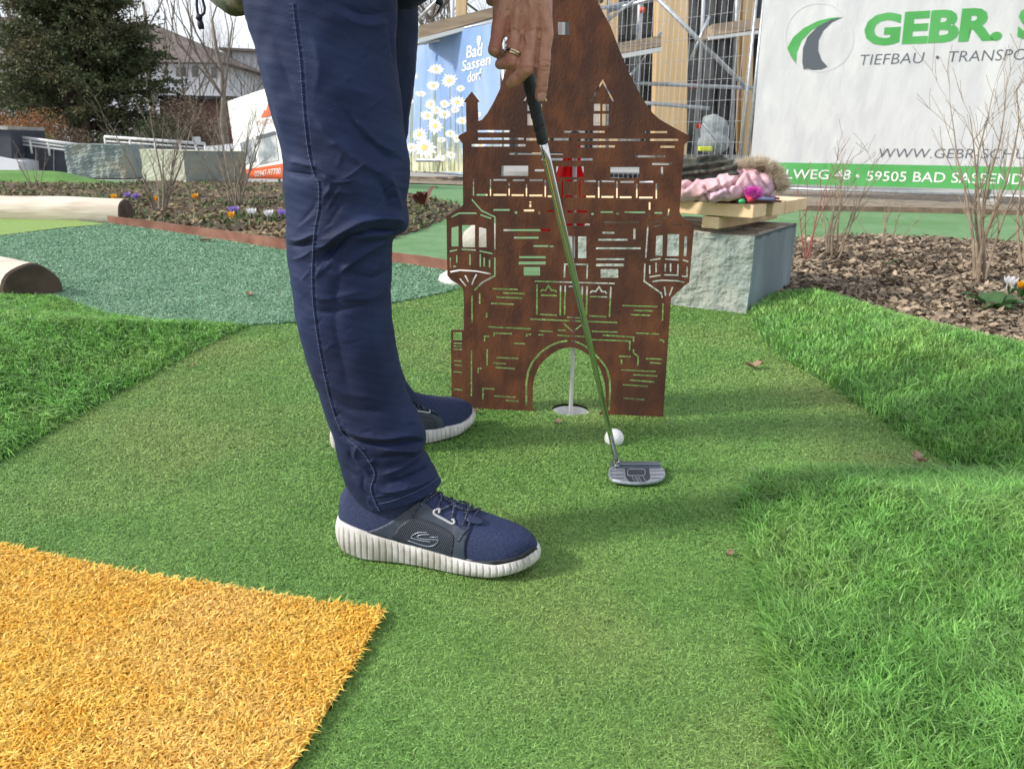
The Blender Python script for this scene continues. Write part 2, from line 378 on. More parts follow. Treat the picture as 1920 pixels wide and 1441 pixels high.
tag(blades('yellow_turf_fibres', M_yel, P, .0110, .0027, lean=.5, curl=.45, seed=6, mid=.45, blunt=1.0, wgrow=s**.6, zf=lambda P: np.full(len(P), .008)), kind='stuff', label='thick curly yellow artificial turf mat')
# ---- planting beds
bedL = g2([(-500, 392), (-400, 340), (0, 346), (200, 348), (330, 341), (480, 345), (650, 350), (770, 366), (866, 386), (850, 402), (790, 430), (740, 444), (640, 478), (540, 466), (205, 412), (0, 405)])
bedR = g2([(1440, 600), (1490, 448), (1600, 445), (1760, 450), (1950, 460), (2300, 472), (2500, 800), (1960, 760), (1760, 680), (1600, 620)])
def zb(poly, h, s):
    def f(P): d = sdist(P, poly); return np.where(d > 0, .005+h*sstep(d/.3), -.06)+.012*vnoise(P, 14, s)*sstep(d/.1)
    return f
zBL = zb(bedL, .04, 5); zBR = zb(bedR, .02, 6)
field('bed_soil', bedL, zBL, .05, M_soil); field('bed_soil', bedR, zBR, .035, M_soil)
gravel = [(-.8, 13.0), (-.2, 12.7), (3.6, 9.9), (9, 8.2), (9, 9.6), (3.8, 11.6), (-.4, 14.2)]
gravel = g2([(1440, 389), (1700, 392), (2100, 402), (2100, 372), (1700, 364), (1440, 357)])
sheet('gravel_strip', gravel, .006, mat('gravel', (.20, .16, .12), (.34, .28, .22), 30, .95, bump=.02, bscale=40, c3=(.12, .09, .07), s3=5))
gravelL = g2([(755, 343), (880, 347), (1060, 352), (1060, 344), (880, 336), (755, 330)])
sheet('gravel_strip', gravelL, .006, bpy.data.materials['gravel'])
def litter(name, poly, rho, size, cols, zf, seed, label):
    P, s = sample(poly, rho, seed, d0=3.0, dmin=2.0); g = np.random.default_rng(seed); N = len(P)
    z = zf(P)+.004+.018*g.random(N); az = g.random(N)*6.283; L = size*(.22+1.35*g.random(N)**2.2); Wd = L*(.35+.35*g.random(N)); til = g.normal(size=(N, 2))*.38
    ax = np.column_stack([np.cos(az), np.sin(az), til[:, 0]])*L[:, None]/2; bx = np.column_stack([-np.sin(az), np.cos(az), til[:, 1]])*Wd[:, None]/2
    B = np.column_stack([P, z]); cu = np.column_stack([np.zeros((N, 2)), L*.14*g.normal(size=N)])
    V = np.empty((N, 6, 3)); V[:, 0] = B-ax; V[:, 1] = B-ax*.2+bx+cu; V[:, 2] = B+ax*.5+bx*.7+cu; V[:, 3] = B+ax; V[:, 4] = B+ax*.3-bx*.9; V[:, 5] = B-ax*.4-bx*.8
    me = bpy.data.meshes.new(name); me.vertices.add(N*6); me.vertices.foreach_set('co', V.reshape(-1).astype(np.float32))
    i = np.arange(N)[:, None]*6; lo = np.concatenate([i+np.array([[0, 1, 4, 5]]), i+np.array([[1, 2, 3, 4]])], 1)
    me.loops.add(N*8); me.loops.foreach_set('vertex_index', lo.reshape(-1).astype(np.int32)); me.polygons.add(N*2)
    me.polygons.foreach_set('loop_start', (np.arange(N*2)*4).astype(np.int32))
    at = me.attributes.new('tint', 'FLOAT', 'POINT'); at.data.foreach_set('value', np.repeat(g.random(N), 6).astype(np.float32)); me.update(calc_edges=True)
    return tag(mesh_obj(name, me, cols), label, kind='stuff')
M_lit = mat('dead_leaves', (.21, .16, .11), (.37, .29, .205), 9, .8, tint=.65, transl=.1, c3=(.15, .11, .075), s3=3)
M_litL = mat('dead_leaves_left', (.15, .11, .06), (.25, .19, .11), 6, .85, tint=.6, transl=.1, c3=(.10, .13, .05), s3=1.5)
litter('leaf_litter', bedR, 9500, .034, M_lit, zBR, 21, 'brown dead leaves and bark covering the bed behind the right mound')
litter('leaf_litter', bedL, 6000, .04, M_litL, zBL, 22, 'brown mulch and leaves covering the bed behind the steel edging')
M_ivy = mat('ground_cover_leaf', (.05, .11, .03), (.10, .17, .05), 8, .6, tint=.5, transl=.2)
P, s = sample(bedL, 600, 23, d0=3.0, dmin=2.0, extra=lambda P: vnoise(P, 2.5, 9) > .15)
tag(blades('ground_cover', M_ivy, P, .075, .012, lean=.6, curl=.5, seed=8, zf=zBL, wgrow=s**.3), kind='stuff', label='low green shoots growing through the mulch')
# ================================================================ CASTLE PLATE
def stroke(pts, w):
    pts = [Vector(p) for p in pts]; L = []; Rr = []; n = len(pts)
    for i, p in enumerate(pts):
        a = (p-pts[i-1]).normalized() if i else None; b = (pts[i+1]-p).normalized() if i < n-1 else None
        a = a or b; b = b or a; t = (a+b).normalized(); nn = Vector((-t.y, t.x)); k = 1/max(.45, nn.dot(Vector((-a.y, a.x))))
        L.append(p+nn*w/2*k); Rr.append(p-nn*w/2*k)
    return L + Rr[::-1]
def rect(x0, y0, x1, y1): return [(x0, y0), (x1, y0), (x1, y1), (x0, y1)]
Z1 = lambda P: [(820+p[0]/3.602, p[1]/3.602) for p in P]
Z2 = lambda P: [(820+p[0]/3.43, 380+p[1]/3.431) for p in P]
castle_out = [(1118, 0), (1145, 50), (1164, 100), (1181, 140), (1195, 167), (1205, 184), (1214, 200), (1224, 212), (1236, 223), (1250, 231), (1264, 239), (1292, 254), (1293.5, 260), (1289, 265), (1283, 271),
 (1274, 394.6), (1275, 400), (1280.6, 407.7), (1298, 418), (1302.5, 422), (1301, 427), (1292, 528.7), (1283.5, 534.5), (1279, 539), (1269, 547.6), (1258, 558), (1242, 800), (1140, 796), (1126, 790), (1126, 778), (1124, 773), (1136, 765),
 (1135.5, 740), (1134.5, 721), (1130.5, 703.6), (1123, 686), (1108.6, 668.6), (1091, 655.8), (1080, 651.5), (1068, 649.7), (1047, 654), (1030, 665.7), (1012, 683), (1003, 703.6), (999, 724), (998.4, 765), (1006, 769), (1005, 785), (985, 786), (847.5, 780),
 (845.7, 638), (846, 617.6), (870, 617.6), (870, 549), (868, 540), (861, 533), (846, 524), (839, 515.6), (837.5, 411.5), (835, 407), (837.5, 404), (855, 394), (862, 389), (868.6, 383), (867.5, 269), (859.5, 258.5), (860, 254), (874.6, 246), (874, 192), (869.5, 190.5), (884.7, 171.5), (899, 190), (895.5, 192), (897, 227),
 (904, 224), (914, 212), (925.5, 192), (937, 168), (948, 132), (964, 90), (980, 50), (1002, 0), (1014, -40), (1024, -90), (1036, -150), (1040, -215), (1058, -232), (1076, -215), (1080, -150), (1092, -90), (1104, -40)]
Hn = []
r1 = [(815,147,890,235),(270,878,495,893),(855,882,1130,896),(1395,884,1552,898),(274,929,585,943),(600,931,905,948),(950,936,1628,951),(230,972,597,988),(950,980,1200,995),(1505,983,1605,997),(487,1028,848,1044),(705,1067,1048,1083),(1335,1048,1540,1062),(1450,1098,1587,1112),(433,1118,614,1189),(803,1122,988,1195),(1169,1127,1364,1200),(658,1142,722,1156),(1510,1125,1525,1180),(1058,700,1100,748),(1115,702,1158,748),(1053,768,1100,847),(1112,768,1158,847),(608,700,650,748),(665,702,708,748),(608,768,650,845),(662,768,710,847)]
for x, t, b in ((244,1207,1320),(359,1210,1322),(485,1235,1320),(602,1240,1325),(729,1214,1330),(845,1215,1330),(962,1215,1330),(1090,1220,1335),(1213,1225,1335),(1347,1238,1335),(1479,1238,1340)): r1.append((x-5, t, x+5, b))
for x0, x1, t in ((378,468,1207),(510,590,1209),(622,712,1209),(745,828,1211),(870,942,1211),(985,1072,1216),(1110,1197,1216),(1236,1328,1220),(1365,1458,1222)): r1.append((x0, t, x1, t+13))
for x0, x1, t in ((264,340,1308),(378,468,1308),(501,584,1310),(620,710,1312),(745,828,1318),(862,945,1318),(985,1065,1320),(1108,1190,1322),(1232,1312,1324),(1362,1455,1326)): r1.append((x0, t, x1, t+13))
Hn += [Z1(rect(*r)) for r in r1]
Hn += [Z1(stroke(p, 11)) for p in ([(1036,682),(1117,545),(1188,684)], [(588,680),(664,545),(738,682)])]
r2 = [(360,39,466,51),(498,54,515,70),(556,42,623,55),(648,56,663,72),(703,46,750,58),(837,48,963,62),(990,64,1005,78),(1050,54,1128,64),(1152,65,1170,82),(1205,55,1338,66),(1353,72,1370,86),(1396,58,1446,70),(592,-10,604,28),(1359,-5,1371,45),
 (425,168,728,182),(1073,117,1295,130),(826,132,980,146),(1062,185,1140,198),(1260,165,1275,233),(492,217,652,230),(618,271,714,283),(722,275,748,285),(1036,230,1223,243),(1020,285,1308,298),(1022,355,1202,368),(1020,390,1200,408),(525,341,697,356),(522,376,697,396),(555,411,661,467),(1050,424,1163,481),(842,213,885,355),(905,215,958,356),(102,829,160,882)]
Hn += [Z2(rect(*r)) for r in r2]
polys2 = [[(90,160),(137,148),(137,280),(90,280)], [(158,142),(243,142),(243,285),(162,285)], [(268,155),(315,165),(317,285),(266,285)], [(1407,212),(1450,206),(1447,340),(1402,338)], [(1482,200),(1556,200),(1553,342),(1475,342)], [(1590,210),(1608,212),(1603,342),(1584,342)]]
Hn += [Z2(p) for p in polys2]
S2 = [[(222,-22),(285,50),(370,90),(370,300)],[(88,92),(140,66),(253,66)],[(277,76),(347,100)],[(78,312),(130,300)],[(155,298),(248,303)],[(270,308),(355,326)],[(84,350),(84,412),(122,406)],[(125,335),(125,385)],[(210,330),(210,400)],[(276,328),(276,412)],[(301,350),(301,410)],[(336,365),(336,416)],[(82,443),(145,432),(250,438),(343,456)],[(370,350),(370,468),(290,510),(238,562)],[(145,487),(185,535)],[(178,465),(200,508)],[(253,458),(235,490),(222,527)],
 [(1490,38),(1483,84),(1440,110),(1355,135),(1340,355)],[(1390,153),(1467,133)],[(1490,135),(1572,138)],[(1586,144),(1630,158)],[(1367,368),(1437,357)],[(1465,361),(1553,365)],[(1577,365),(1615,378)],[(1366,400),(1366,457)],[(1407,385),(1407,447)],[(1467,390),(1464,442)],[(1500,388),(1500,442)],[(1548,392),(1546,464),(1458,462)],[(1607,408),(1606,474),(1573,470)],[(1363,476),(1437,464)],[(1383,505),(1440,497),(1540,500),(1590,510)],[(1335,390),(1330,503),(1440,580),(1447,610)],[(1460,537),(1468,597)],[(1513,540),(1492,597)],
 [(817,480),(820,393),(965,396),(962,488)],[(626,503),(1142,518)],[(641,523),(640,718)],[(793,530),(790,725)],[(822,530),(818,720)],[(932,534),(930,715)],[(963,534),(958,720)],[(1116,538),(1107,735)],[(845,536),(915,538)],[(663,592),(770,596)],[(660,716),(768,721)],[(833,734),(925,739)],[(980,602),(1092,604)],[(975,726),(1087,731)],[(596,746),(855,757)],[(865,758),(1155,768)],[(812,775),(872,826),(930,782)],
 [(328,796),(602,809)],[(423,578),(560,583)],[(355,551),(518,556)],[(378,605),(546,611)],[(346,645),(493,651)],[(223,592),(223,767)],[(272,577),(272,650)],[(317,705),(317,738)],[(364,855),(364,835),(480,840)],[(304,890),(304,856),(337,858)],[(575,860),(575,843),(602,845)],[(655,822),(741,826)],[(650,847),(682,848)],[(775,817),(826,819)],[(772,850),(853,855)],[(862,855),(945,858)],[(490,902),(566,905)],[(994,825),(1162,830)],[(1064,850),(1262,862),(1262,893)],[(985,878),(1238,888),(1236,950)],[(1275,836),(1427,842)],[(1427,880),(1455,882),(1455,900)],[(1190,659),(1418,666)],[(1262,690),(1390,694)],[(1243,718),(1371,722)],[(1452,645),(1448,757)],[(1262,940),(1262,965),(1292,985),(1290,1047)],[(1168,985),(1244,987)],[(1184,1005),(1184,1040)],[(1340,1000),(1450,1004)],[(1367,1026),(1440,1030)],[(1182,1072),(1406,1083)],[(1259,1104),(1417,1112)],[(1236,1138),(1397,1150)],[(1192,1168),(1354,1178)],[(1193,1254),(1334,1263)],
 [(219,948),(219,1243)],[(320,940),(320,1046)],[(380,993),(521,999)],[(357,1028),(443,1033)],[(374,1057),(500,1065)],[(262,1095),(262,1063),(285,1063)],[(293,1265),(294,1192),(370,1194)],[(363,1240),(504,1248)],[(441,1269),(524,1273)],
 [(102,901),(160,903)],[(102,920),(160,922)],[(102,939),(160,941)],[(103,1013),(160,1016)],[(103,1040),(160,1044)],[(104,1085),(160,1088)],[(104,1198),(166,1200)],[(105,1275),(166,1278)],
 [(663,570),(675,558),(695,562),(715,532),(735,562),(755,560),(768,574)],[(982,580),(995,565),(1018,570),(1040,539),(1058,570),(1080,570),(1090,584)]]
Hn += [Z2(stroke(p, 10.5)) for p in S2]
A1 = [(572,1306),(572,1230),(573,1150),(585,1080),(610,1025),(635,992),(660,965),(695,937),(730,915),(760,902),(790,893),(836,885)]
A2 = [(863,886),(893,893),(920,903),(955,923),(990,950),(1022,980),(1050,1012),(1072,1038),(1090,1068),(1108,1130),(1111,1200),(1104,1335)]
Hn += [Z2(stroke(A1, 13)), Z2(stroke(A2, 13))]
cL0, cR0 = G(848, 765), G(1242, 783)
CP = Plane(cL0, (cR0-cL0).xy)
def plate(outline, holes, plane, thick, name, m, **kw):
    cu = bpy.data.curves.new(name, 'CURVE'); cu.dimensions = '2D'; cu.fill_mode = 'BOTH'; cu.extrude = thick/2; cu.resolution_u = 1
    for poly in [outline]+holes:
        ab = [plane.ab(*p) for p in poly]; sp = cu.splines.new('POLY'); sp.points.add(len(ab)-1)
        for i, (a, b) in enumerate(ab): sp.points[i].co = (a, b, 0, 1)
        sp.use_cyclic_u = True
    o = bpy.data.objects.new('tmp', cu); COL.objects.link(o)
    me = bpy.data.meshes.new_from_object(o.evaluated_get(bpy.context.evaluated_depsgraph_get())); bpy.data.objects.remove(o)
    me.materials.clear(); co = get_co(me); u, v, n = map(np.array, (plane.u, plane.v, plane.n)); O = np.array(plane.O)
    set_co(me, O + co[:, :1]*u + co[:, 1:2]*v + co[:, 2:3]*n)
    return me
M_rust = mat('corten_steel', (.070, .021, .010), (.15, .050, .017), 30, .82, bump=.0012, bscale=190, c3=(.052, .020, .012), s3=5.5, stretch=(1, 1, .55), detail=8, lo=.3, hi=.7, rough2=.62)
nn = M_rust.node_tree
me = plate(castle_out, Hn, CP, .005, 'castle', M_rust)
bm = bmesh.new(); bm.from_mesh(me); bmesh.ops.remove_doubles(bm, verts=bm.verts, dist=1e-5); bmesh.ops.recalc_face_normals(bm, faces=bm.faces); bm.to_mesh(me); bm.free()
tag(mesh_obj('steel_castle', me, M_rust, origin=CP.X(1060, 778)), 'rust brown cut steel castle facade with an arched gateway, standing on the putting green', 'castle obstacle')
# ---- hole, flag
M_white = mat('white_plastic', (.78, .78, .78), (.70, .70, .68), 30, .35)
cup = MB(); cc = Vector((CUP[0], CUP[1], 0)); n = 40; th = [2*math.pi*k/n for k in range(n)]
prof = [(CUPR+.0005, -.006), (CUPR-.0005, -.004), (CUPR-.003, -.005), (CUPR-.004, -.08), (0.001, -.081)]
cup.lathe(cc, prof, 40)
tag(cup.build('hole_cup', M_white, origin=cc, smooth=True), 'white round hole cup sunk in the green under the castle arch', 'hole cup')
fl = empty('golf_flag', cc, 'thin white flag stick with a hanging red flag standing in the hole cup', 'golf flag')
top = D(1077.5, 262, cc.y+.0)
pb = MB(); pb.tube([cc+Vector((0, 0, -.08)), cc+Vector((0, 0, .2)), top], .0052, 12); pb.build('pole', M_white, fl, smooth=True)
pb = MB(); pb.lathe(top, [(0.0001, -.012), (.013, -.012), (.014, .0), (.013, .010), (.009, .018), (.0001, .021)], 16); pb.build('cap', mat('black_plastic', (.015, .015, .016), None, rough=.45), fl, smooth=True)
M_red = mat('red_cloth', (.85, .012, .016), (.72, .01, .014), 12, .7, transl=.5)
rows = [(266, 1067, 1088), (282, 1062, 1090), (297, 1056, 1089), (312, 1047, 1091), (330, 1043, 1095), (352, 1040, 1098), (375, 1036, 1100), (395, 1020, 1104), (412, 1012, 1100), (424, 1010, 1088), (436, 1016, 1046)]
V = []
for k, (y, x0, x1) in enumerate(catmull(rows, 4)):
    V.append([D(x0+(x1-x0)*t, y+4*math.sin(t*7), cc.y+.012+.012*math.sin(t*14+k*.12)*min(1, k/9)) for t in np.linspace(0, 1, 30)])
tag(mesh_obj('flag', grid_mesh(np.array([[tuple(q) for q in r] for r in V])), M_red, fl, smooth=True), 'red hanging flag cloth')
# ---- ball
bc = G(1152, 838); bz = .0213+.004; bc = D(1151.5, 820.5, 1.585)
ballm = MB(); vs, fs = ico(5) if False else ico(4)
me = bpy.data.meshes.new('b'); me.from_pydata([tuple(v*.0213+bc) for v in vs], [], fs)
me = eval_mods(me, [('SUBSURF', dict(levels=1, render_levels=1))])
co = get_co(me)-np.array(bc); co /= np.linalg.norm(co, axis=1)[:, None]
Nf = 300; i = np.arange(Nf)+.5; ph = np.arccos(1-2*i/Nf); tt = np.pi*(1+5**.5)*i; fc = np.column_stack([np.cos(tt)*np.sin(ph), np.sin(tt)*np.sin(ph), np.cos(ph)])
dd = np.arccos(np.clip((co@fc.T).max(1), -1, 1)); dim = np.clip(1-(dd/.085)**2, 0, 1)
set_co(me, np.array(bc)+co*(.0213-.0016*dim)[:, None])
print('ball z', bc.z)
tag(mesh_obj('golf_ball', me, mat('ball_white', (.80, .80, .80), None, rough=.3, spec=.5), origin=bc, smooth=True), 'white dimpled golf ball on the green beside the putter', 'golf ball')
# ================================================================ STONE BLOCK AND BENCH
M_stoneF = mat('stone_rough', (.25, .30, .275), (.32, .37, .34), 26, .92, bump=.020, bscale=34, c3=(.36, .38, .33), s3=5, detail=9)
M_stoneS = mat('stone_side', (.175, .235, .26), (.25, .31, .335), 5, .75, bump=.003, bscale=30, stretch=(1, 1, .35), c3=(.15, .19, .21), s3=3)  # side faces: darker, bluer and smoother than the front
M_stoneT = mat('stone_top', (.30, .27, .23), (.42, .38, .33), 9, .9, bump=.012, bscale=16, c3=(.22, .17, .13), s3=4)
def stone_block(name, fl_, fr_, h, depth, label, seed, noise=.012, group=None, c=None, rot_side=None, mats=None):
    a = Vector((fl_[0], fl_[1], 0)); b = Vector((fr_[0], fr_[1], 0)); u = (b-a).normalized(); nrm = Vector((-u.y, u.x, 0))
    if rot_side is not None: nrm = Vector((*rot_side, 0)).normalized()
    Lx = (b-a).length; bm = bmesh.new(); bmesh.ops.create_cube(bm, size=1)
    bmesh.ops.subdivide_edges(bm, edges=bm.edges, cuts=46, use_grid_fill=True)
    me = bpy.data.meshes.new(name); bm.to_mesh(me); bm.free(); co = get_co(me)
    W = np.array(a)+np.outer((co[:, 0]+.5)*Lx, np.array(u))+np.outer((co[:, 1]+.5)*depth, np.array(nrm))
    W[:, 2] = -.03+(co[:, 2]+.5)*(h+.03)
    Nn = np.where(np.abs(co[:, [1]]+.5) < .01, -np.array(nrm)[None, :], 0)
    d = noise*(vnoise(W, 16, seed)*.5+vnoise(W, 45, seed+1)*.4+vnoise(W, 110, seed+2)*.22)
    W += Nn*(d+.002)[:, None]
    edge = (np.abs(co[:, 2]-.5) < .03); W[:, 2] -= np.where(co[:, 2] > .49, .006*np.abs(vnoise(W, 9, seed+3))+.004*np.abs(vnoise(W, 50, seed)), 0)*1
    fc0 = co.copy(); cdist = np.minimum(.5-np.abs(co[:, 0]), .5-np.abs(co[:, 1])); W[:, 2] -= np.where((co[:, 2] > .49) & (cdist < .012), .012+.01*np.abs(vnoise(W, 30, seed)), 0)
    set_co(me, W); me.materials.clear()
    o = mesh_obj(name, me, list(mats or (M_stoneF, M_stoneS, M_stoneT)), origin=a)
    u3, n3 = np.array(u), np.array(nrm)
    idx = []
    for p in me.polygons:
        k = fc0[list(p.vertices)].mean(0)
        idx.append(2 if k[2] > .4999 else (0 if k[1] < -.4999 else 1))
    me.polygons.foreach_set('material_index', idx)
    return tag(o, label, 'stone block', group)
fl_, fr_ = G(1046, 547), G(1400, 589)
stone_block('stone_block', fl_, fr_, .315, .70, 'large grey green stone block with a rough split front face, carrying the wooden bench slats', 31, rot_side=(.62, 1.0))
M_wood = mat('bench_wood', (.74, .54, .32), (.82, .64, .42), 5, .55, bump=.0008, bscale=60, stretch=(.25, 3, 3), c3=(.66, .45, .25), s3=2, rough2=.7)
M_woode = M_wood
bench = empty('bench_seat', G(1380, 560), 'slatted light wooden bench seat lying on top of the large stone block', 'bench')
u = Vector((.80, -.60, 0)); dn = Vector((.60, .80, 0))
def slat(px_end, ytop, ybot, Yd, Lb, name='slat'):
    "plank whose near right end shows at px_end"
    e = D(px_end, ytop, Yd); zt = e.z; hb = abs(D(px_end, ybot, Yd).z-zt)
    mb = MB(); w = .14; c = e - u*(Lb/2) + dn*(w/2) - Vector((0, 0, hb/2)); mb.box(c, Lb, w, hb, u, dn)
    mb.build(name, M_wood, bench, bevel=.003); return e
e0 = slat(1414, 384, 409, 2.97, 1.3)
for k, (sx, sy) in enumerate(((.11, 0), (.22, 0), (.33, 0))):
    e = e0 + dn*(.183*(k+1)); mb = MB(); hb = .052; L_ = 1.3
    mb.box(e - u*(L_/2-.012*math.sin(k*2+1)) + dn*.07 - Vector((0, 0, hb/2)), L_, .14, hb, u, dn); mb.build('slat', M_wood, bench, bevel=.003)
for off in (.17, 1.05):
    mb = MB(); c = e0 - u*off + dn*.345 - Vector((0, 0, .053+.0235)); mb.box(c, .070, .68, .046, u, dn); mb.build('beam', M_wood, bench, bevel=.003)
print('bench top z', e0.z, e0)
# ---- coats and toys on the bench
TZ = e0.z
def T(px, py, dy=0.0, dz=0.0):
    "point standing on the bench plane depth line"
    return D(px, py, 3.02+dy)+Vector((0, 0, dz))
M_pink = mat('pink_nylon', (.64, .37, .40), (.76, .50, .53), 8, .5, bump=.006, bscale=34, c3=(.60, .38, .52), s3=7)
pj = empty('pink_jacket', T(1340, 372), 'pale pink padded jacket with a fur trimmed hood lying folded on the bench', 'jacket')
pk = [('c', [T(1262, 360, .02), T(1300, 357, .01), T(1345, 356, .0), T(1378, 362, .0)], [.036, .040, .042, .026]), ('c', [T(1270, 356, .12), T(1330, 350, .12), T(1380, 350, .12)], [.045, .050, .052]),
      ('c', [T(1360, 350, .06), T(1400, 342, .08), T(1430, 350, .08)], [.048, .056, .042]), ('c', [T(1300, 350, .22), T(1400, 345, .22)], [.055, .055]), ('c', [T(1340, 356, .04), T(1390, 348, .06)], [.042, .05])]
me = blob(pk, .005, 3); co = get_co(me); q = project(co)
f = .0022*vnoise(co, 45, 3)+.0026*vnoise(co*np.array([1.6, 1, .5]), 70, 4)+.0012*vnoise(co, 170, 6)+.002
for a, b in (((1390, 322), (1376, 345)), ((1376, 345), (1345, 355)), ((1345, 355), (1305, 374)), ((1300, 338), (1284, 352)), ((1422, 325), (1438, 352)), ((1320, 366), (1328, 374)), ((1352, 350), (1350, 338)), ((1330, 362), (1322, 352)), ((1366, 351), (1366, 366)), ((1405, 330), (1412, 350))):
    d, _ = seg_dist(q, a, b); f -= .017*np.exp(-(d/2.4)**1.2)-.004*np.exp(-((d-7)/4)**2)
me.update(); nrm = np.empty(len(me.vertices)*3, np.float32); me.vertices.foreach_get('normal', nrm); set_co(me, co+nrm.reshape(-1, 3)*f[:, None])
mesh_obj('shell', me, M_pink, pj, smooth=True)
def fur(name, path, rad, N, L, m, parent, seed, wd=.0024):
    g = np.random.default_rng(seed); pth = np.array([tuple(p) for p in catmull(path, 10)]); N = int(N)
    k = g.integers(0, len(pth), N); c = pth[k]+g.normal(size=(N, 3))*.006; d = g.normal(size=(N, 3)); d /= np.linalg.norm(d, axis=1)[:, None]; d[:, 2] = np.abs(d[:, 2])*.8+.15; d += np.array([.35, -.1, .25]); d /= np.linalg.norm(d, axis=1)[:, None]
    s = np.cross(d, g.normal(size=(N, 3))); s /= np.linalg.norm(s, axis=1)[:, None]; LL = L*(.6+.7*g.random(N))[:, None]
    b = c+d*rad; V = np.empty((N, 4, 3)); V[:, 0] = b-s*wd/2; V[:, 1] = b+s*wd/2; V[:, 2] = b+d*LL+s*wd*.1+np.array([.3, 0, -.25])*LL*.5; V[:, 3] = V[:, 2]-s*wd*.2
    mesh = bpy.data.meshes.new(name); mesh.vertices.add(N*4); mesh.vertices.foreach_set('co', V.reshape(-1).astype(np.float32)); lo = np.arange(N*4).astype(np.int32)
    mesh.loops.add(N*4); mesh.loops.foreach_set('vertex_index', lo); mesh.polygons.add(N); mesh.polygons.foreach_set('loop_start', (np.arange(N)*4).astype(np.int32))
    at = mesh.attributes.new('tint', 'FLOAT', 'POINT'); at.data.foreach_set('value', np.repeat(g.random(N), 4).astype(np.float32)); mesh.update(calc_edges=True)
    return mesh_obj(name, mesh, m, parent)
M_fur = mat('beige_fur', (.52, .43, .32), (.74, .66, .54), 40, .8, tint=.35, transl=.5)
fur('fur_trim', [T(1384, 322, .1), T(1400, 317, .1), T(1420, 316, .1), T(1438, 324, .09), T(1450, 340, .08), T(1456, 358, .08)], .010, 9000, .040, M_fur, pj, 4)
M_camo = mat('camouflage_cloth', (.04, .042, .036), (.11, .105, .08), 17, .85, bump=.004, bscale=30, c3=(.035, .04, .032), s3=13, lo=.47, hi=.53)
me = blob([('c', [T(1270, 326, .14), T(1310, 318, .12), T(1350, 320, .12)], [.055, .058, .042]), ('c', [T(1335, 304, .12), T(1362, 308, .10), T(1374, 322, .06)], [.026, .030, .022]), ('c', [T(1280, 342, .12), T(1330, 334, .14), T(1365, 326, .1)], [.036, .03, .022]), ('c', [T(1290, 306, .14), T(1345, 300, .12)], [.030, .026])], .005, 3)
co = get_co(me); q = project(co); me.update(); me.vertices.foreach_get('normal', nrm := np.empty(len(me.vertices)*3, np.float32))
f = .008*np.sin(q[:, 1]*.5+q[:, 0]*.07)+.006*vnoise(co, 50, 8); set_co(me, co+nrm.reshape(-1, 3)*f[:, None])
dj = empty('camouflage_jacket', T(1320, 350, .2), 'dark grey green camouflage jacket crumpled on the bench behind the pink jacket', 'jacket'); mesh_obj('shell', me, M_camo, dj, smooth=True)
mb = MB()
for k in range(7): p = T(1284+k*2.6, 322-k*.5, .12); mb.box(p, .003, .003, .018, (1, 0, 0), None, (.2, 0, 1))
mb.build('zip', mat('zip_teeth', (.4, .4, .4), None, rough=.4), dj)
ms = empty('pompom_pen', T(1405, 376, -.02), 'magenta fluffy pompom topped pen lying on the bench before the pink jacket', 'pen')
M_mag = mat('magenta_wool', (.62, .05, .42), (.75, .15, .6), 60, .9, tint=.5); M_magc = mat('coral_wool', (.8, .06, .12), None, rough=.9, tint=.3)
pc = T(1407, 368, -.03); fur('pompom', [pc, pc+Vector((.004, 0, .003))], .006, 2600, .024, M_mag, ms, 9, .003)
mb = MB(); iv, fi = ico(2); mb.add([pc+v*.017 for v in iv], fi); mb.add([pc+Vector((-.004, -.016, -.010))+v*.012 for v in iv], fi); mb.build('pompom_core', M_magc, ms, smooth=True)
mb = MB(); mb.tube([T(1416, 371, -.01), T(1450, 373, .06)], .0065, 10); mb.build('pen_barrel', mat('lilac_plastic', (.30, .33, .62), None, rough=.35), ms, smooth=True)
mb = MB(); p = T(1391, 377, -.04); mb.add([p+Vector((v.x*.014, v.y*.012, v.z*.010)) for v in iv], fi); tag(mb.build('green_cap', mat('green_plastic', (.02, .38, .12), None, rough=.4), origin=p, smooth=True), 'small bright green cap lying left of the magenta pompom', 'cap')
mb = MB(); mb.tube([T(1420, 366, .04), T(1452, 369, .12)], .006, 10); tag(mb.build('purple_pen', mat('purple_plastic', (.42, .16, .6), None, rough=.35), origin=T(1430, 370, .04), smooth=True), 'purple pen lying behind the lilac pompom pen', 'pen')
wb = empty('leather_case', T(1420, 368, .1), 'flat dark red leather case lying under the pompom pen', 'case')
for k, (m_, dz) in enumerate(((mat('dark_leather', (.10, .025, .02), (.15, .04, .03), 30, .5), 0), (mat('case_pages', (.30, .05, .08), None, rough=.6), .011))):
    mb = MB(); c = Vector((0, 0, 0))+T(1412, 370, .09); c.z = TZ+.008+dz; mb.box(c, .20-.02*k, .09, .008, (1, .25, 0), None, (0, .0, 1)); mb.build(('cover', 'flap')[k], m_, wb, bevel=.002)
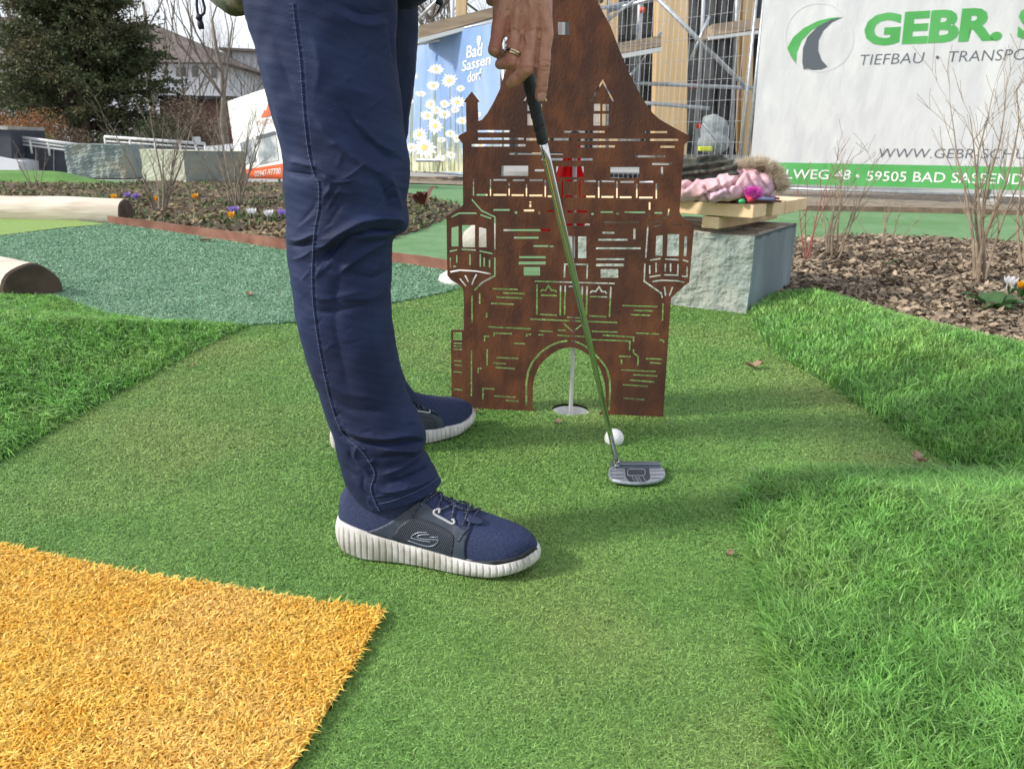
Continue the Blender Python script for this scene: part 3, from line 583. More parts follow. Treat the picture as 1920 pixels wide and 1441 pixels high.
# ================================================================ LOGS, EDGING, BOULDERS
M_log = mat('peeled_wood', (.60, .51, .42), (.70, .62, .53), 4, .75, bump=.006, bscale=9, stretch=(.5, 3, 3), c3=(.54, .44, .35), s3=5)
M_cut = mat('cut_wood', (.055, .035, .025), (.10, .065, .045), 12, .8, bump=.003, bscale=30)
def log(end, far_, r, label, origin, tilt=None):
    end = Vector(end); far_ = Vector(far_); ax = (end-far_); n = 30; V = []; u1 = ax.normalized(); a = u1.cross(Vector((0, 0, 1))).normalized(); b = u1.cross(a)
    for k in range(24):
        t = k/23; c = far_.lerp(end, t); rr = r*(1+.05*math.sin(t*9)+.02*math.sin(t*31)); V.append([c+(a*math.cos(2*math.pi*j/n)+b*math.sin(2*math.pi*j/n))*rr*(1+.02*math.sin(j*1.3+t*5)) for j in range(n)])
    root = empty('log', origin, label, 'log')
    rt = [c2 + (Vector(c2)-end).normalized()*0 for c2 in V[-1]]
    mesh_obj('bark', grid_mesh(np.array([[tuple(q) for q in r_] for r_ in V]), closed_u=True), M_log, root, smooth=True)
    mb = MB(); ring2 = [end+(Vector(q)-end)*.94+u1*.012 for q in V[-1]]; mb.add([tuple(q) for q in V[-1]]+ring2, [(j, (j+1) % n, n+(j+1) % n, n+j) for j in range(n)]+[tuple(range(n, 2*n))]); mb.build('cut_end', M_cut, root)
g0 = G(210, 416); log(g0+Vector((.07, .09, .055)), g0+Vector((-3.4, .12, .085)), .118, 'long pale peeled log lying along the planting bed', g0)
g1 = G(60, 560); log(g1+Vector((-.01, .02, .012)), g1+Vector((-1.6, .9, .015)), .128, 'short pale log half sunk in the turf behind the left mound', g1)
M_edge = mat('rusty_edging', (.20, .085, .055), (.28, .13, .09), 10, .8, bump=.001, c3=(.14, .05, .03), s3=3)
def strip(pts, h, th, name, m, label, cat, z0=-.02):
    root = None; mb = MB(); P = [Vector((p[0], p[1], 0)) for p in pts]
    Lp = []; Rp = []
    for i, p in enumerate(P):
        t = ((P[min(i+1, len(P)-1)]-P[max(0, i-1)])).normalized(); n_ = Vector((-t.y, t.x, 0)); Lp.append(p+n_*th/2); Rp.append(p-n_*th/2)
    k = len(P); vs = [q+Vector((0, 0, z0)) for q in Lp+Rp]+[q+Vector((0, 0, h)) for q in Lp+Rp]
    fs = []
    for i in range(k-1): fs += [(i, i+1, 2*k+i+1, 2*k+i), (k+i, k+i+1, 3*k+i+1, 3*k+i), (2*k+i, 2*k+i+1, 3*k+i+1, 3*k+i)]
    fs += [(0, k, 3*k, 2*k), (k-1, 2*k-1, 4*k-1, 3*k-1)]
    mb.add(vs, fs); return tag(mb.build(name, m, origin=P[0]), label, cat)
strip(g2([(204, 419), (300, 432), (420, 449), (540, 467), (640, 480), (733, 493), (800, 502), (848, 511)]), .062, .012, 'steel_edging', M_edge, 'rusty steel edging strip along the front of the left planting bed', 'edging')
strip(g2([(1440, 392), (1700, 396), (2150, 408)]), .05, .05, 'timber_edging', mat('dark_timber', (.16, .11, .08), (.25, .17, .12), 8, .85), 'low dark timber edging between far turf and gravel on the right', 'edging')
def boulder(c, r, m, label, seed, name='boulder', amp=.22):
    vs, fs = ico(4); co = np.array([tuple(v) for v in vs]); nn_ = 1+amp*(vnoise(co, 1.6, seed)*.6+vnoise(co, 4, seed+1)*.25)+.03*vnoise(co, 14, seed+2)
    co = co*nn_[:, None]*np.array(r); me = bpy.data.meshes.new(name); me.from_pydata([tuple(q+np.array(c)) for q in co], [], fs); return tag(mesh_obj(name, me, m, origin=(c[0], c[1], 0), smooth=True), label, 'boulder')
M_bould = mat('pale_stone', (.42, .39, .34), (.58, .54, .48), 6, .9, bump=.01, bscale=18, c3=(.34, .30, .25), s3=3)
b0 = G(905, 468); boulder((b0.x+.03, b0.y+.15, .03), (.20, .14, .13), M_bould, 'pale beige boulder on the far turf seen through the left balcony windows of the castle', 3)
b1 = G(852, 536); boulder((b1.x+.05, b1.y+.10, .02), (.13, .10, .06), mat('white_stone', (.6, .58, .56), (.72, .7, .68), 8, .85, bump=.006), 'small white stone on the green behind the left edge of the castle', 5, name='boulder')
M_stoneD = mat('stone_far', (.17, .215, .215), (.25, .30, .28), 3, .9, bump=.02, bscale=9, c3=(.28, .28, .22), s3=1.4)
M_stoneL = mat('stone_far_light', (.33, .35, .27), (.42, .43, .35), 3, .9, bump=.02, bscale=8)
s0, s1 = G(130, 330), G(176, 333); 
stone_block('stone_block', G(128, 329), G(236, 331), .56, 1.0, 'left one of the two blue grey stone blocks behind the left planting bed', 41, .03, 'stone blocks behind the left planting bed', mats=(M_stoneD, M_stoneD, M_stoneD))
stone_block('stone_block', G(268, 338), G(350, 346), .50, .9, 'right one of two far stone blocks behind the left bed, with a pale front face', 43, .02, 'stone blocks behind the left planting bed', rot_side=(.75, .5), mats=(M_stoneL, M_stoneD, M_stoneL))
# ================================================================ PERSON
from mathutils.bvhtree import BVHTree
from mathutils.geometry import delaunay_2d_cdt
F_ = lambda P: [(580+p[0]/3.79, 720+p[1]/3.79) for p in P]
K_ = lambda P: [(440+p[0]/2.882, p[1]/2.882) for p in P]
Hz = lambda X, Y, dy=0.0, Yh=1.20: D(840+X/5.146, Y/5.146, Yh+dy)
person = empty('person', G(700, 1010), 'person in navy trousers and blue trainers, leaning over and gripping the putter', 'person')
def bvh_of(o):
    off = base_of(o); me = o.data
    return BVHTree.FromPolygons([v.co+off for v in me.vertices], [tuple(p.vertices) for p in me.polygons])
def hit(bv, px, py, lift=.001):
    d = ray(px, py).normalized(); loc, n, i, dist = bv.ray_cast(CAM, d)
    if loc is None:
        # nearest surface point to the ray close by
        loc, n, i, dist = bv.find_nearest(CAM + d*hit.last)
        if loc is None: return None
    else: hit.last = dist
    if n.dot(d) > 0: n = -n
    return loc + n*lift
hit.last = 1.2
def dens(poly, step):
    o = []
    for i, p in enumerate(poly):
        q = poly[(i+1) % len(poly)]; L = math.hypot(q[0]-p[0], q[1]-p[1]); k = max(1, int(L/step))
        o += [(p[0]+(q[0]-p[0])*j/k, p[1]+(q[1]-p[1])*j/k) for j in range(k)]
    return o
def patch(bv, poly, name, m, parent, lift=.0012, step=4.0, smooth=True, round_=True):
    if round_: poly = [tuple(p) for p in catmull(list(poly)+[poly[0]], 4)][:-1]
    b = dens(poly, step); P = np.array(b); g = []
    for x in np.arange(P[:, 0].min(), P[:, 0].max(), step):
        for y in np.arange(P[:, 1].min(), P[:, 1].max(), step): g.append((x, y))
    g = np.array(g)
    if len(g): g = g[inside(g, b) & (poly_dist(g, b, True) > step*.5)]
    vs = [Vector(p) for p in b]+[Vector(p) for p in g]; ed = [(i, (i+1) % len(b)) for i in range(len(b))]
    r = delaunay_2d_cdt(vs, ed, [tuple(range(len(b)))], 1, 1e-6)
    mb = MB(); top_ = [hit(bv, v.x, v.y, lift) for v in r[0]]; mb.add(top_, [tuple(f) for f in r[2]])
    # skirt so the patch has an edge thickness
    o = mb.build(name, m, parent, smooth=smooth); sm = o.modifiers.new('s', 'SOLIDIFY'); sm.thickness = .0012; sm.offset = 1 if False else -1
    return o
def tubes_on(bv, lines, r, name, m, parent, lift=.001, n=6, flat=1.0, sub=5):
    mb = MB()
    for ln in lines:
        c = [tuple(p) for p in catmull(ln, sub)] if len(ln) > 2 else dens(list(ln), 6)[:max(2, len(dens(list(ln), 6))//2+1)]
        pts = [hit(bv, *p, lift) for p in c]; pts = [p for p in pts if p is not None]
        mb.tube(pts, r, n, flat=flat)
    return mb.build(name, m, parent, smooth=True)
# ---------------------------------------------------------------- trousers
M_tr = mat('navy_twill', (.0060, .0122, .047), (.0100, .0205, .072), 5, .68, spec=.28, bump=.0004, bscale=420, c3=(.013, .026, .080), s3=9, detail=9)
M_tr.node_tree.nodes['Principled BSDF'].inputs['Sheen Weight'].default_value = .04
M_tr.node_tree.nodes['Principled BSDF'].inputs['Sheen Tint'].default_value = (.45, .55, .85, 1)
near_rows = [((478, -330), (772, -330)), ((462, -230), (762, -230)), ((452, -120), (752, -120)), ((455, -40), (746, -40)), ((461, 15), (745, 15)), ((470, 50), (744, 50)), ((482, 88), (744, 90)), ((490, 130), (746, 130)), ((504, 180), (751, 180)), ((519, 235), (757, 235)), ((533, 285), (764, 285)), ((534, 318), (768, 318)), ((532, 345), (768, 345)), ((537, 380), (763, 378)), ((539, 415), (767, 412)), ((538, 436), (762, 432)), ((539, 456), (741, 445)), ((541, 480), (734, 470)), ((545, 515), (735, 515)), ((551, 560), (733, 560)), ((558, 605), (736, 605)), ((571, 655), (743, 650)), ((585, 700), (752, 695)), ((600, 742), (764, 738)), ((617, 785), (784, 778)), ((628, 815), (795, 803)), ((634, 845), (797, 826)), ((640, 870), (793, 842)), ((645, 890), (802, 856)), ((653, 908), (812, 874)), ((664, 925), (820, 890)), ((676, 938), (827, 902))]
def leg_rows(rows, Yt, Yb, nA, sub, dfac=.86):
    A = np.array([[*l, *r_] for l, r_ in rows], float); c = np.array(catmull(list(A), sub)); V = []
    for k, (lx, ly, rx, ry) in enumerate(c):
        t = (ly+330)/(1270.); Yc = Yt+(Yb-Yt)*min(1, max(0, t)); L = np.array(D(lx, ly, Yc)); Rr = np.array(D(rx, ry, Yc)); cen = (L+Rr)/2; hw = (Rr-L)/2; w_ = np.linalg.norm(hw)
        a = np.linspace(0, 2*np.pi, nA, endpoint=False); dep = w_*dfac
        sq = np.sign(np.cos(a))*np.abs(np.cos(a))**.92
        V.append(cen+sq[:, None]*hw+np.outer(-np.sin(a)*dep, [0, 1, 0]))
    return np.array(V)
def mean_n(me):
    me.update(); n = np.empty(len(me.vertices)*3, np.float32); me.vertices.foreach_get('normal', n); return n.reshape(-1, 3).astype(float)
FOLDS0 = [ # (pixel polyline, width px, amplitude m)
 (K_([(430,640),(560,790),(700,890),(830,960)]), 11, .0055), (K_([(560,560),(660,700),(800,830),(915,870)]), 15, -.006), (K_([(650,640),(760,760),(880,830)]), 6, .004),
 (K_([(430,1350),(560,1265),(700,1195),(860,1185),(930,1215)]), 9, .010), (K_([(470,1410),(590,1310),(740,1248),(890,1262)]), 8, -.012), (K_([(560,1480),(690,1370),(800,1300),(870,1280)]), 8, .008),
 (K_([(290,870),(440,900),(560,970)]), 7, .004), (K_([(280,925),(440,950)]), 6, -.006), (K_([(830,930),(870,1040),(905,1160)]), 9, .006), (K_([(780,960),(830,1080),(840,1160)]), 8, -.005),
 (K_([(460,930),(520,1000),(470,1080)]), 6, .004), (K_([(290,1320),(350,1330),(430,1300)]), 5, -.005), (K_([(290,1290),(350,1295),(430,1260)]), 5, .004), (K_([(300,1400),(360,1390),(420,1350)]), 5, .003),
 (K_([(120,220),(200,400),(290,800)]), 22, .006), (K_([(200,180),(260,350),(330,560)]), 15, -.004), (K_([(420,180),(460,360),(430,520)]), 14, .0035), (K_([(560,20),(700,80),(870,60)]), 12, -.004), (K_([(540,60),(680,130),(860,120)]), 12, .004),
 (K_([(600,400),(640,480),(820,520)]), 20, .004), (K_([(880,60),(860,200),(885,330)]), 7, .005), (K_([(845,60),(840,200),(860,330)]), 6, -.004),
 ([(640, 480), (628, 600), (655, 740)], 16, -.004), ([(700, 490), (694, 600), (716, 720)], 20, .005), ([(560, 520), (600, 560), (680, 545)], 7, .003), ([(560, 545), (600, 585), (690, 570)], 7, -.003), ([(736, 500), (700, 520), (650, 510)], 7, -.004), ([(736, 530), (700, 555), (650, 560)], 8, .003),
 ([(590, 700), (640, 735), (700, 745)], 9, .003), ([(600, 730), (650, 765), (720, 772)], 8, -.003),
 (F_([(200,330),(290,395),(450,425),(620,420),(760,402),(818,425)]), 6, -.010), (F_([(240,300),(330,355),(520,385),(700,365),(800,385)]), 8, .007), (F_([(810,440),(740,470),(640,470),(520,460)]), 6, .006),
 (F_([(335,430),(330,520),(400,600),(440,660)]), 6, .006), (F_([(280,450),(290,540),(360,620)]), 6, -.006), (F_([(520,640),(640,600),(740,540),(800,490)]), 7, .006), (F_([(480,520),(600,520),(700,500)]), 6, -.005), (F_([(560,700),(700,660),(830,600),(870,590)]), 6, -.006), (F_([(480,740),(560,760),(760,720),(880,660)]), 7, .005), (F_([(380,640),(380,740),(440,820)]), 5, -.005), (F_([(420,800),(430,850),(480,900)]), 4, .003), (F_([(240,560),(330,680)]), 6, -.004)]
rf = random.Random(12); FOLDS = list(FOLDS0)
for k in range(95):
    y = rf.choice([rf.uniform(300, 520), rf.uniform(760, 930), rf.uniform(40, 940)]); A0 = np.array([[*l, *r_] for l, r_ in near_rows], float); xl = np.interp(y, A0[:, 1], A0[:, 0]); xr = np.interp(y, A0[:, 3], A0[:, 2]); x = rf.uniform(xl+8, xr-8); L_ = rf.uniform(12, 55)*(.6 if y > 760 else 1); a = rf.gauss(-.35, .45) if y < 700 else rf.gauss(-.15, .4)
    dx, dy = math.cos(a)*L_/2, math.sin(a)*L_/2; FOLDS.append(([(x-dx, y-dy), (x, y+rf.uniform(-3, 3)), (x+dx, y+dy)], rf.uniform(2.5, 5.5), rf.choice([-1, 1, 1])*rf.uniform(.0008, .0022)))
def add_folds(me, folds, noise_=.0011, frontY=None):
    co = get_co(me); n = mean_n(me); q = project(co); f = np.zeros(len(co)); front = (n@(_CAM-co.mean(0)) > -.02)
    if frontY is not None: front = co[:, 1] < frontY
    vw = _CAM-co; vw /= np.linalg.norm(vw, axis=1)[:, None]; front = front*np.clip((n*vw).sum(1)*1.6, 0, 1)
    for ln, wd, amp in folds:
        c = np.array(catmull(ln, 5)) if len(ln) > 2 else np.array(ln, float); d = poly_dist(q, c); 
        e = np.minimum(np.linalg.norm(q-c[0], axis=1), np.linalg.norm(q-c[-1], axis=1)); fade = .35+.65*sstep(e/(wd*2.5))
        f += amp*.82*np.exp(-(d/(wd*.80))**1.3)*fade*front
    f += noise_*(vnoise(co*np.array([1, 1, .6]), 38, 11)+.6*vnoise(co, 90, 12)+.35*vnoise(co*np.array([1, 1, 2.2]), 150, 13))
    set_co(me, co+n*f[:, None])
V = leg_rows(near_rows, 1.13, 1.10, 300, 18); me_n = grid_mesh(V, True); add_folds(me_n, FOLDS)
near_hem = V[-1]
far_rows = [((560, -330), (800, -330)), ((570, -200), (792, -200)), ((575, -60), (784, -60)), ((580, 0), (783, 0)), ((582, 90), (783, 90)), ((585, 160), (777, 160)), ((585, 220), (767, 220)), ((585, 280), (757, 280)), ((586, 350), (742, 350)), ((590, 430), (730, 430)), ((596, 550), (728, 550)), ((612, 650), (742, 650)), ((624, 700), (756, 696)), ((640, 735), (768, 722)), ((656, 762), (780, 742))]
Vf = leg_rows(far_rows, 1.42, 1.56, 120, 8); me_f = grid_mesh(Vf, True); add_folds(me_f, [([(745, 20), (775, 60)], 8, .004)], .0018, frontY=9)
bm = bmesh.new(); bm.from_mesh(me_n); bm.from_mesh(me_f)
me = bpy.data.meshes.new('trousers'); bm.to_mesh(me); bm.free()
# seat: joins the two legs above the frame
seat = blob([('e', (-.255, 1.28, .965), (.16, .20, .13), None), ('e', (-.25, 1.16, .93), (.135, .11, .10), None), ('e', (-.23, 1.42, .93), (.12, .11, .10), None)], .01, 3)
bm = bmesh.new(); bm.from_mesh(me); bm.from_mesh(seat); bm.to_mesh(me); bm.free()
tr = mesh_obj('trousers', me, M_tr, person, smooth=True); sm = tr.modifiers.new('s', 'SOLIDIFY'); sm.thickness = .0016; sm.offset = -1
bvT = bvh_of(tr)
seam = [(553, 10), (559, 60), (566, 110), (571, 180), (576, 240), (583, 290), (592, 325), (601, 345), (601, 390), (594, 430), (590, 480), (589, 530), (592, 580), (602, 650), (618, 730), (632, 780), (647, 812), (668, 832), (686, 850), (700, 872), (706, 890), (699, 915), (707, 940), (716, 958)]
sc_ = [tuple(p) for p in catmull(seam, 6)]
co = get_co(me); offT = np.array(base_of(tr)); q = project(co+offT); n = mean_n(me); d = poly_dist(q, np.array(sc_)); fr = (co[:, 1]+offT[1] < 1.13)
sgn = np.zeros(len(co)); A_ = np.array(sc_); ii = np.argmin(((q[:, None, :]-A_[None, ::6, :])**2).sum(-1), 1); xs_ = A_[::6, 0][ii]; sgn = q[:, 0]-xs_
ph_ = q[:, 1]+1.5*np.sin(q[:, 1]*.31); f = -.0016*np.exp(-(d/1.5)**2)*fr + .0005*np.exp(-((d-4)/3)**2)*fr*(sgn < 0) + .0007*np.sin(ph_*.75+1.2*np.sin(q[:, 1]*.11))*np.exp(-(d/8)**2)*fr*(sgn < 0); set_co(me, co+n*f[:, None])
bvT = bvh_of(tr)
mb = MB(); k = 0
for i in range(0, len(sc_)-1):
    for t in (0, .5):
        a = (sc_[i][0]*(1-t)+sc_[i+1][0]*t-4.2, sc_[i][1]*(1-t)+sc_[i+1][1]*t); L_ = math.hypot(sc_[i+1][0]-sc_[i][0], sc_[i+1][1]-sc_[i][1]); 
        if L_ < 1: continue
        tt_ = .30; b = (a[0]+(sc_[i+1][0]-sc_[i][0])*tt_, a[1]+(sc_[i+1][1]-sc_[i][1])*tt_)
        mb.tube([hit(bvT, *a, .0004), hit(bvT, *b, .0004)], .00055, 4)
mb.build('seam_stitching', mat('blue_thread', (.10, .14, .26), None, rough=.7), tr)
hemc = [(708, 944), (735, 938), (770, 925), (800, 910), (824, 893)]
mb = MB(); hc = [tuple(p) for p in catmull(hemc, 10)]
for i in range(0, len(hc)-1): mb.tube([hit(bvT, hc[i][0], hc[i][1], .0003), hit(bvT, hc[i][0]*.45+hc[i+1][0]*.55, hc[i][1]*.45+hc[i+1][1]*.55, .0003)], .0005, 4)
mb.build('hem_stitching', bpy.data.materials['blue_thread'], tr)
# ---------------------------------------------------------------- shoes
M_knit = mat('navy_knit', (.009, .017, .062), (.022, .036, .100), 420, .8, bump=.0010, bscale=420, stretch=(1, 1, 1.8), lo=.44, hi=.56)
M_over = mat('slate_overlay', (.022, .034, .060), (.032, .046, .074), 60, .55, bump=.0002, bscale=300)
M_rib = mat('black_ribbed', (.006, .009, .018), None, rough=.5); M_ribl = mat('slate_ribs', (.06, .08, .12), None, rough=.5)
M_sole = mat('white_sole', (.55, .53, .515), (.62, .60, .585), 60, .6, bump=.0004, bscale=300, c3=(.36, .34, .30), s3=18)
M_bump = mat('black_bumper', (.012, .014, .02), None, rough=.6); M_hook = mat('pale_hook', (.42, .42, .46), None, rough=.4)
M_lace = mat('navy_lace', (.012, .018, .04), (.13, .16, .22), 420, .7, lo=.55, hi=.62); M_tab = mat('navy_tab', (.014, .024, .07), None, rough=.6)
M_refl = mat('silver_print', (.35, .40, .48), None, rough=.3, metal=.4)
def shoe(Hp, Tp, Lsc, side, traces, z0=.006):
    Hp = Vector(Hp); Tp = Vector(Tp); ax = (Tp-Hp); ax.z = 0; ax.normalize(); lat = Vector((ax.y, -ax.x, 0))  # towards the camera for a shoe pointing right
    root = bpy.data.objects.new('shoe', None); COL.objects.link(root); root.parent = person; root.location = Hp - person.location; root.empty_display_size = .05
    k = Lsc/.325
    out_ = [(0, 0), (.004, .018), (.02, .033), (.06, .039), (.12, .036), (.18, .041), (.23, .048), (.27, .047), (.298, .037), (.317, .019), (.325, -.002), (.316, -.023), (.292, -.040), (.25, -.050), (.20, -.047), (.14, -.038), (.08, -.035), (.03, -.031), (.006, -.018)]
    out_ = [(s*k, l*k*side) for s, l in out_]
    c = catmull(out_+[out_[0]], 12)[:-1]; c = np.array(c); seg = np.linalg.norm(np.roll(c, -1, 0)-c, axis=1); cum = np.concatenate([[0], np.cumsum(seg)]); Np = 1100
    tt = np.linspace(0, cum[-1], Np, endpoint=False); cc_ = np.vstack([c, c[:1]]); O = np.column_stack([np.interp(tt, cum, cc_[:, 0]), np.interp(tt, cum, cc_[:, 1])])
    tg = np.roll(O, -1, 0)-np.roll(O, 1, 0); tg /= np.linalg.norm(tg, axis=1)[:, None]; nr = np.column_stack([tg[:, 1], -tg[:, 0]])
    ctr = np.array([.16*k, 0]); nr *= np.sign(((O-ctr)*nr).sum(1))[:, None]
    S = O[:, 0]/k
    ztop = np.interp(S, [0, .02, .06, .12, .20, .27, .31, .325], [.060, .058, .050, .039, .030, .027, .035, .042])*k
    zbot = np.interp(S, [0, .015, .05, .2, .26, .325], [.016, .006, .0, .0, .003, .016])*k
    rows = []; H_ = 18
    period = .0100*k
    for j in range(H_+1):
        h = j/H_; ph = tt/period + .18*np.abs(h-.5)*2
        tri = np.abs((ph % 1)-.5)*2; depth_ = .0030*sstep((1-h)/.35)                       # 0 at groove .. 1
        rib = np.clip(tri*2.6, 0, 1)**.8
        lowz = sstep(h/.12)*sstep((1-h)/.14)
        prof_ = .0045*math.sin(math.pi*min(1, h*1.05))**.8 + (-.0035 if h < .02 else 0)
        off = prof_ + depth_*(rib-1)*lowz - .0030*(1 if h > .97 else 0)
        xy = O + nr*np.asarray(off)[:, None] if np.ndim(off) else O+nr*off
        rows.append(np.column_stack([xy, zbot+(ztop-zbot)*h]))
    rows.append(np.column_stack([O-nr*.012, ztop-.001])); 
    Rw = np.array(rows)
    def W(P): P = np.asarray(P); return np.array(Hp)+P[..., :1]*np.array(ax)+P[..., 1:2]*np.array(lat)+np.concatenate([np.zeros_like(P[..., :2]), P[..., 2:3]+z0], -1)
    me = grid_mesh(W(Rw), True); bm = bmesh.new(); bm.from_mesh(me); bm.verts.ensure_lookup_table()
    try: bm.faces.new([bm.verts[i] for i in range(Np)])
    except Exception: pass
    bm.to_mesh(me); bm.free()
    mesh_obj('sole', me, M_sole, root, smooth=True)
    # upper
    ns, na = 90, 56; ss = np.linspace(0, 1, ns)**.9*.324; V = []
    on = c[c[:, 1]*side >= -1e-9]; of = c[c[:, 1]*side <= 1e-9]
    def wid(o_, s): o2 = o_[np.argsort(o_[:, 0])]; return abs(np.interp(s*k, o2[:, 0], o2[:, 1]))
    hs = [0, .006, .02, .05, .09, .125, .155, .19, .22, .25, .28, .30, .315, .324]; hh = [.055, .096, .112, .108, .120, .124, .113, .097, .084, .075, .068, .062, .054, .042]
    for s in ss:
        s_ = min(max(s, .0015), .3235); wn, wf = max(.0015, wid(on, s_)-.0022), max(.0015, wid(of, s_)-.0022); zt = float(np.interp(s, [0, .06, .12, .20, .27, .31, .325], [.058, .049, .037, .028, .025, .032, .038]))*k-.005; h = max(zt+.002, float(np.interp(s, hs, hh))*k)
        a = np.linspace(0, np.pi, na); ca = np.cos(a); e = .62 if s > .2 else .74
        l = np.where(ca > 0, wn, wf)*np.sign(ca)*np.abs(ca)**e; zz = zt+(h-zt)*np.sin(a)**.86
        squeeze = 1-np.interp(s, [0, .05, .10, .17, .22, .324], [.34, .36, .42, .30, .10, 0.0])*((zz-zt)/(h-zt+1e-6))**1.3
        V.append(np.column_stack([np.full(na, s*k), l*side*squeeze, zz]))
    me = grid_mesh(W(np.array(V))); bm = bmesh.new(); bm.from_mesh(me); bmesh.ops.recalc_face_normals(bm, faces=bm.faces); bm.to_mesh(me); bm.free()
    up = mesh_obj('upper', me, M_knit, root, smooth=True); bv = bvh_of(up); hit.last = 1.2
    for nm, pl, m, lift in traces['patches']: patch(bv, pl, nm, m, root, lift)
    if 'rib' in traces:
        w_ = traces['rib']; W_ = np.array([tuple(p) for p in catmull(list(w_)+[w_[0]], 4)]); lines = []; x0, y0 = W_.min(0); x1, y1 = W_.max(0); dx, dy = traces['ribdir']; st = traces['ribstep']
        nn_ = np.array([-dy, dx])/math.hypot(dx, dy); dr = np.array([dx, dy])/math.hypot(dx, dy); cen = W_.mean(0); 
        for o_ in np.arange(-90, 90, st):
            ts = np.arange(-90, 90, 1.2); pts = cen+nn_*o_+ts[:, None]*dr; ins = inside(pts, [tuple(p) for p in W_]) & (poly_dist(pts, W_, True) > 1.2); 
            if ins.sum() > 3: pp = pts[ins]; lines.append([tuple(pp[0]), tuple(pp[len(pp)//2]), tuple(pp[-1])])
        tubes_on(bv, lines, .00075, 'side_ribbing', M_ribl, root, .0026, 4, flat=.6, sub=3)
    if 'logo' in traces: tubes_on(bv, traces['logo'], .0009, 'printed_mark', M_refl, root, .0036, 6, flat=.6)
    tubes_on(bv, traces['laces'], .0016, 'laces', M_lace, root, .0030)
    tubes_on(bv, traces['hook'], .0020, 'lace_hook', M_hook, root, .0030)
    return root
over = F_([(415,1045),(560,985),(700,882),(780,828),(835,850),(905,905),(1000,965),(1070,1010),(1115,1035),(1138,1040),(1112,1120),(1108,1200),(1122,1262),(1140,1284),(1040,1284),(930,1262),(850,1235),(720,1168),(600,1108),(480,1068)])
wind = F_([(592,1075),(640,1010),(720,950),(762,938),(850,965),(950,1010),(1025,1062),(1034,1110),(1020,1200),(1008,1262),(900,1235),(750,1170),(610,1102)])
toeb = F_([(1110,1242),(1250,1250),(1400,1236),(1500,1205),(1588,1150),(1612,1170),(1570,1215),(1450,1256),(1300,1280),(1160,1286),(1120,1270)])
tab = F_([(1130,932),(1228,965),(1215,1002),(1120,978)]); tab2 = F_([(1000,800),(1045,800),(1050,850),(1005,850)])
laces = [F_(p) for p in ([(740,925),(775,880),(840,800),(900,752)], [(790,860),(870,800),(950,735)], [(955,728),(935,800),(912,895)], [(955,728),(1000,800),(1022,860),(1015,970)], [(930,895),(1010,860),(1105,826)], [(1108,826),(1125,860),(1118,920),(1092,1000)], [(1030,870),(1120,905),(1215,888)], [(1098,925),(1150,872),(1170,862)], [(1212,888),(1170,940)], [(1145,965),(1125,1030),(1085,1075),(1062,1110)])]
hook = [F_(p) for p in ([(900,888),(888,905),(900,925),(960,958),(1015,988),(1036,985),(1034,960)], [(905,888),(928,888),(924,914)], [(1012,962),(1034,960)])]
logo = [F_(p) for p in ([(845,1047),(785,1046),(745,1062),(727,1082)], [(862,1060),(800,1062),(770,1075),(800,1090),(880,1096),(922,1100),(905,1128),(870,1142),(820,1138),(705,1102)], [(727,1082),(790,1100),(870,1112)], [(925,1080),(862,1078)])]
Hs, Ts = G(641, 1026), G(1013, 1073)
shoe(Hs, Ts, (Ts-Hs).length*.985, 1, dict(patches=[('overlay', over, M_over, .0012), ('side_panel', wind, M_rib, .0016), ('toe_bumper', toeb, M_bump, .0012), ('lace_tab', tab, M_tab, .0030), ('lace_tab', tab2, M_tab, .0030)], rib=wind, ribdir=(-.52, 1), ribstep=3.3, logo=logo, laces=laces, hook=hook))
over2 = F_([(690,205),(760,196),(850,205),(915,220),(950,262),(962,330),(964,374),(900,382),(800,388),(700,380)]); wind2 = F_([(700,228),(780,222),(850,232),(892,255),(906,300),(896,372),(830,380),(720,370)])
toeb2 = F_([(966,328),(1020,312),(1090,270),(1150,222),(1166,238),(1140,282),(1070,330),(1010,352),(966,366)])
lac2 = [F_(p) for p in ([(715,115),(760,132),(775,180)], [(750,130),(790,152),(830,190)], [(800,158),(860,182),(905,210)], [(870,180),(912,222)])]; hook2 = [F_([(755,172),(752,186),(800,194),(848,200),(850,182)])]
Hr, Tr_ = G(629, 862), G(889, 796)
shoe(Hr, Tr_, (Tr_-Hr).length*.97, -1, dict(patches=[('overlay', over2, M_over, .0012), ('side_panel', wind2, M_rib, .0016), ('toe_bumper', toeb2, M_bump, .0012)], rib=wind2, ribdir=(-.45, 1), ribstep=3.3, laces=lac2, hook=hook2))
print('shoe len', (Ts-Hs).length, (Tr_-Hr).length)
